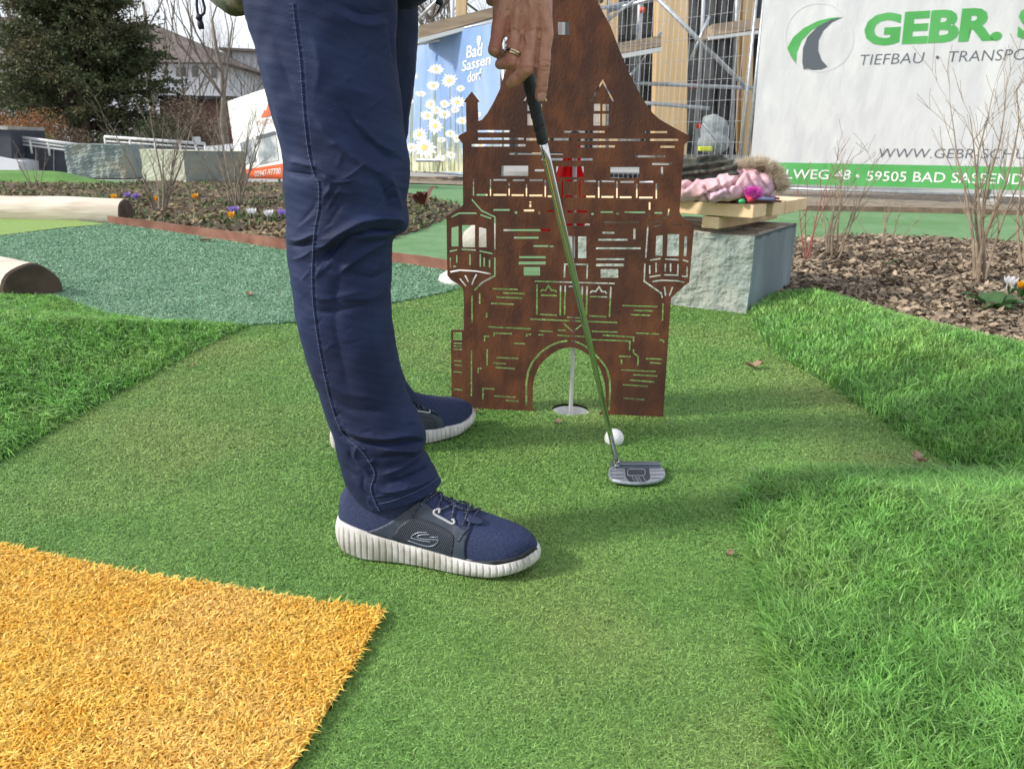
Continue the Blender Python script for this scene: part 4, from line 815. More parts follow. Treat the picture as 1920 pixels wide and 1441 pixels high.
# ---------------------------------------------------------------- body (skin) : head, torso, arms, hands in one surface
r_ = .001
parts = []
MC = {'i': ((945, 335), (850, -260), .0118), 'm': ((800, 312), (785, -270), .0125), 'r': ((645, 312), (715, -270), .0122), 'p': ((492, 262), (640, -250), .0118)}
for k_, (m_, w_, r0) in MC.items():
    parts.append(('c', [Hz(w_[0], w_[1], .004), Hz((m_[0]+w_[0])/2, (m_[1]+w_[1])/2, .001), Hz(*m_, .0)], [.017, .0150, r0]))
parts += [('c', [Hz(800, -200, .016), Hz(760, 150, .018)], [.020, .016]), ('c', [Hz(870, 100, .008), Hz(560, 90, .008)], [.013, .012]), ('c', [Hz(520, -60, .010), Hz(505, 150, .010)], [.0125, .012]), ('c', [Hz(915, -60, .008), Hz(925, 200, .006)], [.0150, .0125])]
parts += [('c', [Hz(945, 335), Hz(927, 480, -.003), Hz(925, 625, -.005), Hz(912, 740, -.003), Hz(906, 832), Hz(890, 925, .004)], [.0118, .0105, .0108, .0094, .0096, .0084]),
          ('c', [Hz(800, 312), Hz(778, 480, -.003), Hz(757, 655, -.007)], [.0125, .0112, .0118]), ('c', [Hz(757, 655, -.007), Hz(690, 735, .0), Hz(655, 762, .003), Hz(604, 805, .010)], [.0115, .0095, .0098, .0080]),
          ('c', [Hz(645, 312), Hz(632, 450, -.002), Hz(615, 592, -.004)], [.0122, .0108, .0110]), ('c', [Hz(615, 592, -.004), Hz(545, 612, .006), Hz(500, 618, .014)], [.0105, .0088, .0078]),
          ('c', [Hz(492, 262), Hz(470, 380, .0), Hz(445, 478, .002)], [.0118, .0098, .0098]), ('c', [Hz(445, 478, .002), Hz(468, 500, .018), Hz(520, 520, .032)], [.0096, .0086, .0078]),
          ('c', [Hz(860, -160, .022), Hz(905, 60, .040), Hz(900, 260, .046), Hz(880, 430, .046)], [.016, .013, .0115, .009])]
wr = Hz(752, -290, .012); el = Vector((-.10, 1.10, 1.12)); sh = Vector((-.10, 1.10, 1.40))
parts += [('c', [wr, wr.lerp(el, .35), el, sh], [.026, .034, .042, .052])]
lw = Hz(520, -330, .09); lel = Vector((-.06, 1.50, 1.12)); lsh = Vector((-.10, 1.48, 1.40))
parts += [('c', [Hz(500, 10, .045), Hz(520, -120, .06), lw], [.012, .022, .024]), ('c', [lw, lw.lerp(lel, .4), lel, lsh], [.026, .034, .042, .052])]
for q_ in range(4): parts.append(('c', [Hz(560, -170+q_*46, .045), Hz(450+q_*8, -150+q_*46, .035), Hz(395+q_*8, -120+q_*40, .05)], [.0105, .0100, .0088]))
hipc = Vector((-.25, 1.29, .95)); chest = Vector((-.13, 1.29, 1.30)); nk = Vector((-.07, 1.29, 1.50)); hd = Vector((.0, 1.29, 1.60))
parts += [('e', hipc, (.14, .17, .12), None), ('c', [hipc, chest], [.13, .135]), ('c', [sh, lsh], [.06, .06]), ('e', chest, (.12, .18, .15), None), ('c', [chest, nk, hd], [.08, .058, .06]),
          ('e', hd+Vector((.0, 0, .03)), (.098, .076, .105), None), ('e', hd+Vector((.045, 0, -.035)), (.055, .055, .06), None), ('c', [hd+Vector((.09, 0, .03)), hd+Vector((.115, 0, -.005))], [.010, .014]),
          ('e', hd+Vector((-.005, .078, .01)), (.018, .010, .03), None), ('e', hd+Vector((-.005, -.078, .01)), (.018, .010, .03), None), ('c', [hd+Vector((.088, -.02, -.045)), hd+Vector((.092, 0, -.043)), hd+Vector((.088, .02, -.045))], [.008, .010, .008])]
me = blob(parts, .0017, 4, .5)
CR = [([(860,600),(930,585),(1000,600)], 2.2, -.0012), ([(865,640),(930,655),(995,640)], 2.0, -.0010), ([(870,668),(935,690),(985,668)], 2, -.0008), ([(835,830),(900,842),(960,830)], 2, -.0008), ([(690,665),(760,650),(830,660)], 2.2, -.0013), ([(700,690),(760,676),(820,684)], 2, -.0008), ([(570,600),(620,585),(665,600)], 2, -.0010), ([(400,470),(445,460),(490,480)], 2, -.0009), ([(620,760),(650,735),(680,730)], 1.6, -.0007),
      ([(800,300),(850,285),(900,300)], 3, -.0007), ([(590,300),(640,290),(700,310)], 3, -.0007), ([(715,120),(705,240),(690,330)], 4, -.0016), ([(570,100),(575,240),(580,330)], 4, -.0016), ([(870,120),(880,250),(890,350)], 4, -.0014), ([(800,-50),(800,120),(800,260)], 5, .0015), ([(660,-50),(650,120),(645,260)], 5, .0013), ([(930,-50),(935,120),(945,260)], 5, .0013),
      ([(740,-40),(640,60),(560,160)], 3, .0009), ([(760,0),(840,120),(860,260)], 2.6, .0008), ([(715,345),(735,420)], 3.0, -.0030), ([(878,380),(866,470),(850,620)], 2.6, -.0030), ([(575,310),(570,370)], 3, -.0030)]
co = get_co(me); n = mean_n(me); q = project(co); sel = (co[:, 2] < .95) & (co[:, 1] < 1.206); f = np.zeros(len(co))
for ln, wd, amp in CR:
    c = np.array([(840+p[0]/5.146, p[1]/5.146) for p in catmull(ln, 5)]); d = poly_dist(q, c); f += amp*.95*np.exp(-(d/(wd*.8))**2)*sel
set_co(me, co+n*f[:, None])
M_skin = mat('skin', (.40, .195, .13), (.48, .25, .17), 90, .46, bump=.0010, bscale=420, c3=(.42, .175, .125), s3=18, spec=.35)
M_skin.node_tree.nodes['Principled BSDF'].inputs['Subsurface Weight'].default_value = .12
M_skin.node_tree.nodes['Principled BSDF'].inputs['Subsurface Radius'].default_value = (.008, .003, .0015)
body = mesh_obj('body', me, M_skin, person, smooth=True)
bvB = bvh_of(body); hit.last = 1.25
patch(bvB, [(840+x/5.146, y/5.146) for x, y in [(868,905),(905,890),(942,908),(944,960),(925,985),(890,990),(870,965)]], 'fingernail', mat('nail', (.55, .30, .25), None, rough=.3), body, .0006, 1.5)
rc = Hz(632, 515, -.0025); ra = (Hz(615, 592, -.004)-Hz(650, 400)).normalized(); ra = (ra+Vector((-.0, .0, 0))).normalized()
mb = MB(); mb.lathe(rc, [(.0112, -.0032), (.0121, -.0034), (.0125, -.0026), (.0125, .0026), (.0121, .0034), (.0112, .0032), (.0112, -.0032)], 40, (ra.x-.18, ra.y, ra.z)); mb.build('ring', mat('two_tone_gold', (.55, .42, .24), None, rough=.22, metal=1), person, smooth=True)
mb = MB(); mb.lathe(rc, [(.01262, -.0009), (.01268, .0), (.01262, .0009)], 40, (ra.x-.18, ra.y, ra.z)); mb.build('ring_inlay', mat('dark_steel', (.12, .11, .10), None, rough=.3, metal=1), bpy.data.objects['ring'], smooth=True)
# ---- jacket
M_jack = mat('olive_camouflage', (.10, .115, .065), (.045, .06, .035), 22, .7, bump=.001, bscale=200, c3=(.22, .22, .16), s3=30, lo=.47, hi=.53)
jm = blob([('e', hipc+Vector((-.005, 0, .07)), (.155, .20, .11), None), ('c', [hipc+Vector((0, 0, .08)), chest], [.155, .158]), ('e', chest, (.145, .205, .17), None), ('c', [sh, el.lerp(sh, .4), el, el.lerp(wr, .62)], [.082, .066, .058, .046]), ('c', [lsh, lel.lerp(lsh, .4), lel, lel.lerp(lw, .62)], [.082, .066, .058, .046]), ('c', [sh, lsh], [.08, .08]),
           ('c', [D(418, -16, 1.16), D(445, -6, 1.12), D(480, -16, 1.10), D(520, -32, 1.08), D(600, -90, 1.05)], [.022, .027, .025, .022, .022]), ('c', [D(430, -60, 1.18), D(520, -90, 1.12)], [.05, .05]), ('c', [D(418, -16, 1.16), D(400, -80, 1.3)], [.024, .05])], .008, 3)
co = get_co(jm); n = mean_n(jm); set_co(jm, co+n*(.004*vnoise(co, 30, 5)+.002*vnoise(co, 80, 6))[:, None])
jk = mesh_obj('jacket', jm, M_jack, person, smooth=True)
M_cord = mat('black_cord', (.008, .012, .03), None, rough=.6)
mb = MB(); mb.tube([D(x, y, 1.12) for x, y in ((366, -60), (369, -10), (369, 12), (371, 26), (376, 31), (383, 24), (384, 14), (380, 0), (376, -50))], .0018, 6)
mb.tube([D(374, 28, 1.12), D(373, 34, 1.118), D(376, 37, 1.12)], [.0035, .0048, .0035], 8); mb.tube([D(374, 37, 1.12), D(376, 46, 1.12), D(378, 54, 1.12)], [.003, .0045, .004], 8); mb.tube([D(380, -60, 1.12), D(400, -70, 1.15)], .002, 6)
mb.build('drawstring', M_cord, jk, smooth=True)
mb = MB(); mb.tube([D(836, -40, 1.22), D(826, -4, 1.22), D(829, 6, 1.22), D(820, 24, 1.22)], .0012, 6); mb.tube([D(818, 2, 1.22), D(830, 6, 1.22)], .004, 8); mb.build('zip_pull', M_cord, jk, smooth=True)
hm = blob([('e', hd+Vector((-.022, 0, .05)), (.092, .086, .098), None)], .006, 2); mesh_obj('hair', hm, mat('dark_hair', (.02, .014, .01), None, rough=.7), person, smooth=True)
# ================================================================ PUTTER
PT = D(957, 0, 1.225); PBt = G(1157, 872, .028); PBt = D(1157, 868, 1.412); print('putter bottom', PBt)
pu = empty('putter', G(1190, 900), 'putter with chrome shaft, black grip and grey metal head standing on the green', 'putter')
ax = (PBt-PT); pt = lambda y: PT + ax*min(1.2, max(-1, tfor(y)))
def tfor(y):
    lo, hi = -1.0, 1.2
    for _ in range(40):
        m = (lo+hi)/2; yy = project([tuple(PT+ax*m)])[0][1]
        if yy < y: lo = m
        else: hi = m
    return lo
M_chrome = mat('chrome', (.62, .62, .60), None, rough=.10, metal=1)
mb = MB(); ys = [240, 300, 400, 500, 600, 700, 800, 868]; n_ = len(ys); mb.tube([pt(y) for y in ys], [.0070-.0023*i/(n_-1) for i in range(n_)], 20); mb.build('shaft', M_chrome, pu, smooth=True)
g_ = MB(); rows = []; N_ = 160
for i in range(N_+1):
    y = -330+(268+330)*i/N_; rr = .0118-.0030*i/N_; p = pt(y); rr *= (1+.0*i); 
    rows.append((p, rr))
p0, p1 = pt(268), pt(-120); u_ = (p0-p1).normalized(); a_ = u_.cross(Vector((0, 1, 0))).normalized(); b_ = u_.cross(a_); Ln = (p0-p1).length; V = []
for i in range(181):
    t = i/180; c = p1+u_*Ln*t; rr = .0120-.0030*t; row = []
    for j in range(36):
        an = 2*math.pi*j/36; ph = (t*Ln/.020 - an/(2*math.pi)) % 1; step_ = .0009*(ph) - (.0007 if ph < .08 else 0)
        row.append(tuple(c+(a_*math.cos(an)+b_*math.sin(an))*(rr+step_-.0004)))
    V.append(row)
V.append([tuple(p0+u_*.0005+(Vector(q_)-p0)*.55) for q_ in V[-1]])
mesh_obj('grip', grid_mesh(np.array(V), True), mat('black_rubber', (.012, .014, .02), (.02, .022, .03), 90, .6, bump=.0002, bscale=500), pu, smooth=True)
# head: outline on top surface
M_head = mat('brushed_head', (.36, .40, .46), (.48, .52, .58), 90, .42, metal=.75, bump=.0002, bscale=500, stretch=(1, 6, 6)); M_hd = mat('dark_head', (.06, .07, .09), None, rough=.45, metal=.6); M_hf = mat('head_side', (.20, .23, .28), None, rough=.4, metal=.8)
zt = .016; hp = lambda X, Y, z=zt: G(1080+X/8.477, 760+Y/8.477, z)
top_ol = [(560, 955), (640, 962), (1000, 968), (1350, 965), (1395, 1000), (1418, 1060), (1412, 1100), (1370, 1145), (1290, 1180), (1160, 1200), (1000, 1212), (860, 1208), (700, 1190), (590, 1165), (545, 1130), (525, 1075), (528, 1010)]
ol = [hp(*p) for p in top_ol]
mb = MB(); low = [p+Vector((0, 0, -.006)) + (Vector((p.x, p.y, 0))-Vector((hp(980, 1080).x, hp(980, 1080).y, 0)))*.03 for p in ol]; n_ = len(ol)
mb.add(ol+low, [tuple(range(n_)), tuple(reversed(range(n_, 2*n_)))]+[(i, (i+1) % n_, n_+(i+1) % n_, n_+i) for i in range(n_)]); hdm = mb.build('head', M_head, pu, bevel=.0012)
mb = MB(); fc_ = [hp(575, 925, zt+.0), hp(1335, 925, zt+.0), hp(1352, 962), hp(565, 955)]; lowf = []
fa, fb = hp(560, 950), hp(1350, 962); dirf = (fb-fa); yv = Vector((0, 1, 0)); mb.prism([fa+Vector((0, .0005, .004)), fb+Vector((0, .0005, .004)), fb+Vector((0, .016, .004)), fa+Vector((0, .016, .004))], Vector((0, 0, -.018))); mb.build('face', M_hf, pu, bevel=.0008)
mb = MB()
for yy in (1030, 1092, 1150): 
    for x0, x1 in ((545, 765), (1185, 1400)):
        a = hp(x0+(20 if yy > 1100 else 0), yy, zt+.0004); b = hp(x1-(50 if yy > 1100 and x0 > 900 else 0), yy-4, zt+.0004); mb.box((a+b)/2, (b-a).length, .0012, .0006, (b-a))
a, b = hp(590, 985, zt+.0004), hp(1350, 985, zt+.0004); mb.box((a+b)/2, (b-a).length, .0022, .0007, (b-a)); mb.build('grooves', M_hd, hdm)
mb = MB(); mb.prism([hp(x, y, zt+.0002) for x, y in ((775, 985), (1160, 985), (1178, 1150), (1110, 1205), (850, 1205), (790, 1130))], Vector((0, 0, .0008))); mb.build('recess', M_hd, hdm)
rr_ = [(820, 1020), (845, 1002), (1075, 1002), (1100, 1022), (1100, 1085), (1075, 1108), (845, 1108), (820, 1088)]
mb = MB(); pp = [hp(x, y, zt+.0016) for x, y in rr_]; mb.tube(pp+[pp[0]], .0007, 6, cap=False)
for x in (895, 940, 968, 1000, 1070): mb.tube([hp(x, 1130, zt+.0014), hp(x+38, 1200, zt+.0014)], .0005, 5)
mb.build('inlay_ring', M_head, hdm)
mb = MB(); e = pt(862); mb.tube([e, e.lerp(hp(655, 965), .7), hp(640, 975, zt-.006)], [.0052, .0058, .0075], 14); mb.build('hosel', M_chrome, pu, smooth=True)
# ================================================================ BANNERS AND FENCES
def flatpoly(mb, pl, px, off):
    vs = [Vector(p) for p in px]; r = delaunay_2d_cdt(vs, [(i, (i+1) % len(vs)) for i in range(len(vs))], [tuple(range(len(vs)))], 1, 1e-6)
    mb.add([pl.X(v.x, v.y, off) for v in r[0]], [tuple(f) for f in r[2]])
def text_on(pl, body, LL, LR, UL, m, parent, off=.004, bold=0, shear=0, name='lettering'):
    cu = bpy.data.curves.new('t', 'FONT'); cu.body = body; cu.offset = bold; cu.shear = shear; cu.resolution_u = 3
    o = bpy.data.objects.new('t', cu); COL.objects.link(o); me = bpy.data.meshes.new_from_object(o.evaluated_get(bpy.context.evaluated_depsgraph_get())); bpy.data.objects.remove(o)
    me.materials.clear(); co = get_co(me); mn = co.min(0); mxx = co.max(0)
    cap = .73; lo = min(0, mn[1]) if all(ch in 'gjpqy,;' for ch in body[:1]) else 0.0
    a0, b0 = pl.ab(*LL); a1, b1 = pl.ab(*LR); a2, b2 = pl.ab(*UL)
    s = (co[:, 0]-mn[0])/(mxx[0]-mn[0]); t = (co[:, 1])/cap
    A = a0+(a1-a0)*s+(a2-a0)*t; B = b0+(b1-b0)*s+(b2-b0)*t
    O, u, v, n = map(np.array, (pl.O, pl.u, pl.v, pl.n)); set_co(me, O+A[:, None]*u+B[:, None]*v+off*n)
    return mesh_obj(name, me, m, parent)
def cloth(name, pl, corners, m, parent, amp=.02, seed=1, nx=60, ny=36, off=0.0):
    (x0, y0), (x1, y1), (x2, y2), (x3, y3) = corners   # TL TR BR BL in pixels
    A = [np.array(pl.ab(*c)) for c in corners]; V = []
    for j in range(ny+1):
        t = j/ny; L = A[0]*(1-t)+A[3]*t; Rr = A[1]*(1-t)+A[2]*t
        for i in range(nx+1): s = i/nx; q = L*(1-s)+Rr*s; V.append(pl.P(q[0], q[1], off))
    V = np.array([tuple(v) for v in V]); d = amp*(.5*vnoise(V, 2.2, seed)+.22*vnoise(V, 6, seed+1))-amp*.9
    V = V+np.outer(np.minimum(d, 0), np.array(pl.n)); return mesh_obj(name, grid_mesh(V.reshape(ny+1, nx+1, 3)), m, parent, smooth=True)
M_galv = mat('galvanised_steel', (.42, .44, .46), (.56, .58, .60), 20, .4, metal=.7, bump=.0005)
M_conc = mat('concrete', (.34, .33, .31), (.44, .43, .40), 6, .9, bump=.006)
def fence_panel(pl, a0, a1, z0, z1, label, wires=True, origin=None, step=.10, hz=(.0, .30, .62, .95, 1.3, 1.62, 1.92)):
    root = empty('mesh_fence', pl.P((a0+a1)/2, 0), label, 'fence', 'temporary building site fences')
    mb = MB()
    for a in (a0, a1): mb.tube([pl.P(a, z0), pl.P(a, z1)], .021, 10)
    mb.tube([pl.P(a0, z0+.08), pl.P(a1, z0+.08)], .021, 10); mb.tube([pl.P(a0, z1-.02), pl.P(a1, z1-.02)], .021, 10); mb.build('frame', M_galv, root, smooth=True)
    if wires:
        mb = MB(); a = a0+step
        while a < a1-.02: mb.tube([pl.P(a, z0+.1), pl.P(a, z1-.03)], .0028, 4); a += step
        H = z1-z0-.15
        for k in range(int(H/.30)+1): mb.tube([pl.P(a0, z0+.12+k*.30, .004), pl.P(a1, z0+.12+k*.30, .004)], .0032, 4)
        mb.build('wire_mesh', M_galv, root)
    for a in (a0, a1):
        mb = MB(); mb.box(pl.P(a, z0-.02), .16, .62, .12, pl.u); mb.build('foot', M_conc, root, bevel=.02)
    return root
# --- right hand white banner
SB = G(1600, 372); SP = Plane(SB, (.9135, -.407))
aL, _ = SP.ab(1407, 320); aR, _ = SP.ab(2420, 320); zT = SP.ab(1600, -95)[1]
fence_panel(SP, aL-.06, (aL+aR)/2, .03, zT, 'tall galvanised fence panel carrying the left half of the white building firm banner', wires=False)
fence_panel(SP, (aL+aR)/2+.06, aR, .03, zT, 'tall galvanised fence panel carrying the right half of the white building firm banner', wires=False)
wb_ = empty('banner', SP.X(1700, 350), 'large white banner with green GEBR. lettering, road emblem and green address strip', 'banner')
M_bw = mat('banner_white', (.74, .74, .75), (.80, .80, .80), 1.6, .5, bump=.05, bscale=1.3, stretch=(1.6, 1.6, .7),  transl=.35, c3=(.70, .70, .72), s3=2); M_bg = mat('banner_green', (.085, .40, .10), (.11, .46, .13), 2, .6, transl=.2); M_bd = mat('banner_grey', (.085, .10, .12), None, rough=.6); M_bgl = mat('banner_light_grey', (.60, .61, .62), None, rough=.6)
M_bwt = mat('banner_lettering_white', (.80, .82, .80), None, rough=.6)
zg = SP.ab(1700, 305)[1]
cloth('sheet', SP, [(1441, -90), (2420, -90), (2420, 322), (1408, 303)], M_bw, wb_, .002, 3, off=.060)
cloth('address_strip', SP, [(1408, 303), (2420, 322), (2420, 369), (1402, 343)], M_bg, wb_, .002, 4, off=.0615)
z4 = lambda P: [(1240+p[0]/2.824, p[1]/2.824) for p in P]
LT = .0635
text_on(SP, 'GEBR.', *z4([(1075, 236), (1800, 205), (1075, 78)]), M_bg, wb_, LT, bold=.045, shear=.08)
text_on(SP, 'SCHU', *z4([(1880, 203), (2580, 172), (1880, 44)]), M_bg, wb_, LT, bold=.045, shear=.08)
text_on(SP, 'TIEFBAU', *z4([(1055, 347), (1392, 335), (1055, 288)]), M_bd, wb_, LT, bold=-.012, shear=.2)
text_on(SP, 'TRANSPORT', *z4([(1522, 331), (2060, 314), (1522, 270)]), M_bd, wb_, LT, bold=-.012, shear=.2)
text_on(SP, 'WWW.GEBR-SCHU', *z4([(1155, 833), (1935, 840), (1155, 781)]), M_bd, wb_, LT, bold=-.012, shear=.2)
text_on(SP, 'HELLWEG 48', *z4([(520, 941), (1003, 949), (520, 890)]), M_bwt, wb_, LT, bold=.004, shear=.1)
text_on(SP, '59505 BAD SASSENDORF', *z4([(1085, 954), (2110, 978), (1085, 901)]), M_bwt, wb_, LT, bold=.004, shear=.1)
def disc(c, r, n=28): return [(c[0]+r*math.cos(2*math.pi*k/n), c[1]+r*math.sin(2*math.pi*k/n)) for k in range(n)]
mb = MB(); flatpoly(mb, SP, z4(disc((1460, 306), 9)), LT); mb.build('bullet', M_bd, wb_, fixn=False); mb = MB(); flatpoly(mb, SP, z4(disc((1040, 931), 9)), LT); mb.build('bullet', M_bwt, wb_, fixn=False)
em = MB(); flatpoly(em, SP, z4([(668, 257), (700, 200), (755, 152), (830, 114), (900, 97), (948, 94), (880, 116), (800, 162), (745, 218), (720, 280), (716, 342), (690, 305), (676, 275)]), LT); em.build('emblem_blade', M_bg, wb_, fixn=False)
em = MB(); flatpoly(em, SP, z4([(964, 93), (900, 106), (830, 143), (775, 198), (752, 258), (748, 330), (755, 368), (800, 374), (850, 369), (882, 355), (850, 320), (832, 270), (835, 215), (860, 165), (905, 122)]), LT); em.build('emblem_road', M_bd, wb_, fixn=False)
em = MB(); c0 = z4(disc((837, 200), 183, 60)); c1 = z4(disc((837, 200), 176, 60)); n_ = 60
em.add([SP.X(*p, LT) for p in c0+c1], [(i, (i+1) % n_, n_+(i+1) % n_, n_+i) for i in range(n_)]); em.build('emblem_ring', M_bgl, wb_, fixn=False)
# --- open mesh fence left of the white banner
FP = Plane(SP.P(aL-.16, 0), (.737*-1*-1*.676/.737*1.0, -.737)); FP = Plane(SP.P(aL-.16, 0), (.676, -.737))
fence_panel(FP, -3.4, 0, .03, FP.ab(1405, -60)[1], 'galvanised open mesh fence panel in front of the scaffolding', step=.105)
# --- blue daisy banner
BB = G(862, 340); BP = Plane(BB, (.58, -.81)); a0, _ = BP.ab(690, 320); a1, _ = BP.ab(942, 320)
zt_ = BP.ab(862, 52)[1]
fence_panel(BP, a0, a1, .05, zt_, 'galvanised fence panel carrying the blue daisy banner', wires=False)
db = empty('banner', BP.X(860, 330), 'sky blue banner printed with white daisies and the words Bad Sassendorf', 'banner')
M_bb = mat('banner_blue', (.24, .40, .74), (.36, .52, .80), .8, .6, bump=.05, bscale=1.6, stretch=(1.6, 1.6, .6),  transl=.3, c3=(.46, .60, .82), s3=1.2)
cloth('sheet', BP, [(690, 95), (942, 40), (942, 333), (690, 311)], M_bb, db, .002, 8, off=.044)
g = np.random.default_rng(5); st = MB(); grass = MB(); khaki = MB()
M_stem = mat('printed_stem', (.24, .28, .14), None, rough=.7); M_kh = mat('printed_straw', (.50, .50, .32), (.62, .62, .46), 3, .7); M_pet = mat('printed_petal', (.70, .73, .76), None, rough=.6); M_eye = mat('printed_centre', (.75, .52, .14), None, rough=.6)  # petals greyed towards blue: haze is put into their print colour
def pstroke(mb, x0, y0, x1, y1, w0, w1, off): mb.add([BP.X(x0-w0, y0, off), BP.X(x0+w0, y0, off), BP.X(x1+w1, y1, off), BP.X(x1-w1, y1, off)], [(0, 1, 2, 3)])
for k in range(520):
    x = 692+248*g.random(); y0 = 318+(x-790)*.03+4*g.random(); h = 20+55*g.random()**1.5; pstroke(khaki, x, y0, x+g.normal()*5, y0-h, .9, .2, .0455+.001*g.random())
khaki.build('printed_grass', M_kh, db, fixn=False)
ds = [(822, 130, 13), (847, 151, 13), (817, 161, 11), (779, 142, 8), (868, 166, 8), (793, 176, 9), (862, 192, 13), (812, 196, 10), (838, 195, 9), (806, 217, 12), (823, 206, 9), (838, 214, 11), (870, 226, 10), (858, 206, 8), (790, 252, 13), (820, 236, 14), (800, 276, 19), (776, 276, 9), (848, 250, 9), (861, 259, 8), (832, 262, 8), (775, 190, 6), (735, 200, 12), (745, 240, 13), (715, 260, 12), (888, 250, 9), (905, 270, 11), (925, 240, 9), (918, 290, 9), (880, 285, 10), (850, 290, 9), (900, 215, 8), (760, 300, 10), (830, 296, 9), (700, 220, 9)]

for k, (x, y, r) in enumerate(ds):
    pe = MB(); ey = MB(); r *= 1.2
    pstroke(st, x+g.normal()*6, 320, x, y, .9, .5, .0475); np_ = 13; sq_ = .6+.4*g.random(); rot = g.random()*6; o_ = .0485+.00008*k
    for j in range(np_):
        a = rot+2*math.pi*j/np_; rr = r*(.85+.3*g.random()); dx, dy = math.cos(a), math.sin(a)*sq_; nx_, ny_ = -dy*.17, dx*.17
        pe.add([BP.X(x+dx*r*.2, y+dy*r*.2, o_), BP.X(x+dx*rr*.6+nx_*r, y+dy*rr*.6+ny_*r, o_), BP.X(x+dx*rr, y+dy*rr, o_), BP.X(x+dx*rr*.6-nx_*r, y+dy*rr*.6-ny_*r, o_)], [(0, 1, 2, 3)])
    flatpoly(ey, BP, [(x+px_*.9, y+py_*.9*sq_) for px_, py_ in disc((0, 0), r*.27, 10)], o_+.0015); pe.build('printed_daisy', M_pet, db, fixn=False); ey.build('daisy_centre', M_eye, bpy.data.objects[-1] if False else [o for o in db.children if o.name.startswith('printed_daisy')][-1], fixn=False)
st.build('printed_stems', M_stem, db, fixn=False)
hz = lambda P: [(840+p[0]/5.146, p[1]/5.146) for p in P]
text_on(BP, 'Bad', *hz([(200, 562), (358, 534), (200, 440)]), M_bwt, db, .050, bold=.01, shear=.1)
text_on(BP, 'Sassen', *hz([(158, 690), (435, 618), (158, 585)]), M_bwt, db, .050, bold=.01, shear=.1)
text_on(BP, 'dorf', *hz([(212, 796), (350, 762), (212, 690)]), M_bwt, db, .050, bold=.01, shear=.1)
mb = MB(); flatpoly(mb, BP, hz([(318, 470), (302, 400), (305, 360), (318, 345), (325, 352), (338, 345), (340, 375), (330, 430)]), .050); mb.build('leaf_mark', M_bwt, db, fixn=False)
# --- white and orange sign
OB = G(500, 342); OP = Plane(OB, (.70, -.71))
ob = empty('banner', OB, 'white and orange banner with window pictures and a telephone number left of the trousers', 'banner'); M_or = mat('banner_orange', (.78, .13, .04), None, rough=.6); M_ph = mat('printed_photo', (.22, .26, .28), (.55, .58, .58), 1.6, .6, lo=.42, hi=.56); M_th = mat('printed_rose', (.55, .33, .30), None, rough=.6)
mb = MB(); fr = [OP.X(*p) for p in ((429, 190), (590, 136), (590, 304), (449, 322))]; mb.prism(fr, OP.n*.03); mb.build('sheet', M_bwt, ob)
mb = MB(); mb.prism([OP.X(*p, .004) for p in ((448, 320), (590, 297), (590, 336), (452, 334))], OP.n*.032); mb.build('orange_strip', M_or, ob)
for q in ([(454, 268), (479, 258), (484, 302), (462, 308)], [(484, 256), (520, 246), (527, 300), (491, 308)], [(526, 246), (560, 236), (566, 292), (533, 299)]):
    mb = MB(); flatpoly(mb, OP, q, .040); mb.build('window_picture', M_ph, ob, fixn=False)
mb = MB(); flatpoly(mb, OP, [(485, 255), (521, 245), (521, 252), (486, 262)], .046); mb.build('caption_bar', M_bd, ob, fixn=False)
mb = MB(); flatpoly(mb, OP, [(494, 221), (500, 205), (503, 208), (509, 186), (514, 190), (518, 180), (560, 165), (560, 205)], .040); mb.build('orange_peak', M_or, ob, fixn=False)
text_on(OP, 'THEODOR', (484, 237), (536, 226), (484, 227), M_th, ob, .040); text_on(OP, '02947-97700', (482, 331), (531, 325), (482, 320), M_bwt, ob, .044, bold=.01)
for x, yb in ((455, 334), (520, 334), (585, 336)): mb = MB(); b = OP.X(x, yb-20, -.02); mb.tube([Vector((b.x, b.y, -.05)), b+Vector((0, 0, .6))], .02, 8); mb.build('post', M_galv, ob, smooth=True)
# ================================================================ BUILDING SITE
M_tim = mat('glulam', (.60, .42, .22), (.72, .53, .30), 2.2, .6, stretch=(2, 2, .15), c3=(.52, .34, .16), s3=1.2, bump=.001)
M_wpan = mat('pale_board', (.42, .42, .42), (.58, .57, .55), 1.5, .7, stretch=(6, 6, .4), lo=.45, hi=.55); M_dark = mat('dark_glass', (.06, .065, .07), (.17, .17, .16), 1.5, .18, spec=.6); M_frame = mat('window_frame', (.03, .033, .038), None, rough=.5); M_plank = mat('scaffold_plank', (.27, .20, .14), (.38, .29, .21), 5, .85, stretch=(.3, 2, 2), bump=.003); M_tub = mat('scaffold_tube', (.40, .43, .46), (.52, .54, .56), 8, .4, metal=.6); M_redm = mat('red_marking', (.65, .06, .03), None, rough=.5); M_alu = mat('white_rail', (.62, .63, .63), None, rough=.4)
def dq(mb, pts, Y, ext): mb.prism([D(x, y, Y) for x, y in pts], Vector((0, ext, 0)))
bd = empty('unfinished_building', Vector((4.6, 19, 0)), 'unfinished building with dark windows and light timber posts behind the scaffolding', 'building')
mb = MB(); dq(mb, [(955, -260), (1480, -260), (1480, 292), (955, 292)], 19.5, 4); mb.build('wall', M_dark, bd)
mb = MB(); dq(mb, [(940, 287), (1500, 291), (1500, 308), (940, 304)], 18.6, .9); mb.build('plinth', M_conc, bd)
for p in ([(1240, -250), (1294, -250), (1287, 290), (1226, 288)], [(1398, -250), (1420, -250), (1408, 290), (1388, 290)], [(856, -250), (875, -250), (872, 290), (853, 290)], [(1000, -250), (1032, -250), (1030, 290), (998, 290)], [(1130, -250), (1160, -250), (1158, 290), (1126, 290)]):
    mb = MB(); dq(mb, p, 18.2 if p[0][0] == 1240 else 18.9, .5); mb.build('timber_post', M_tim, bd)
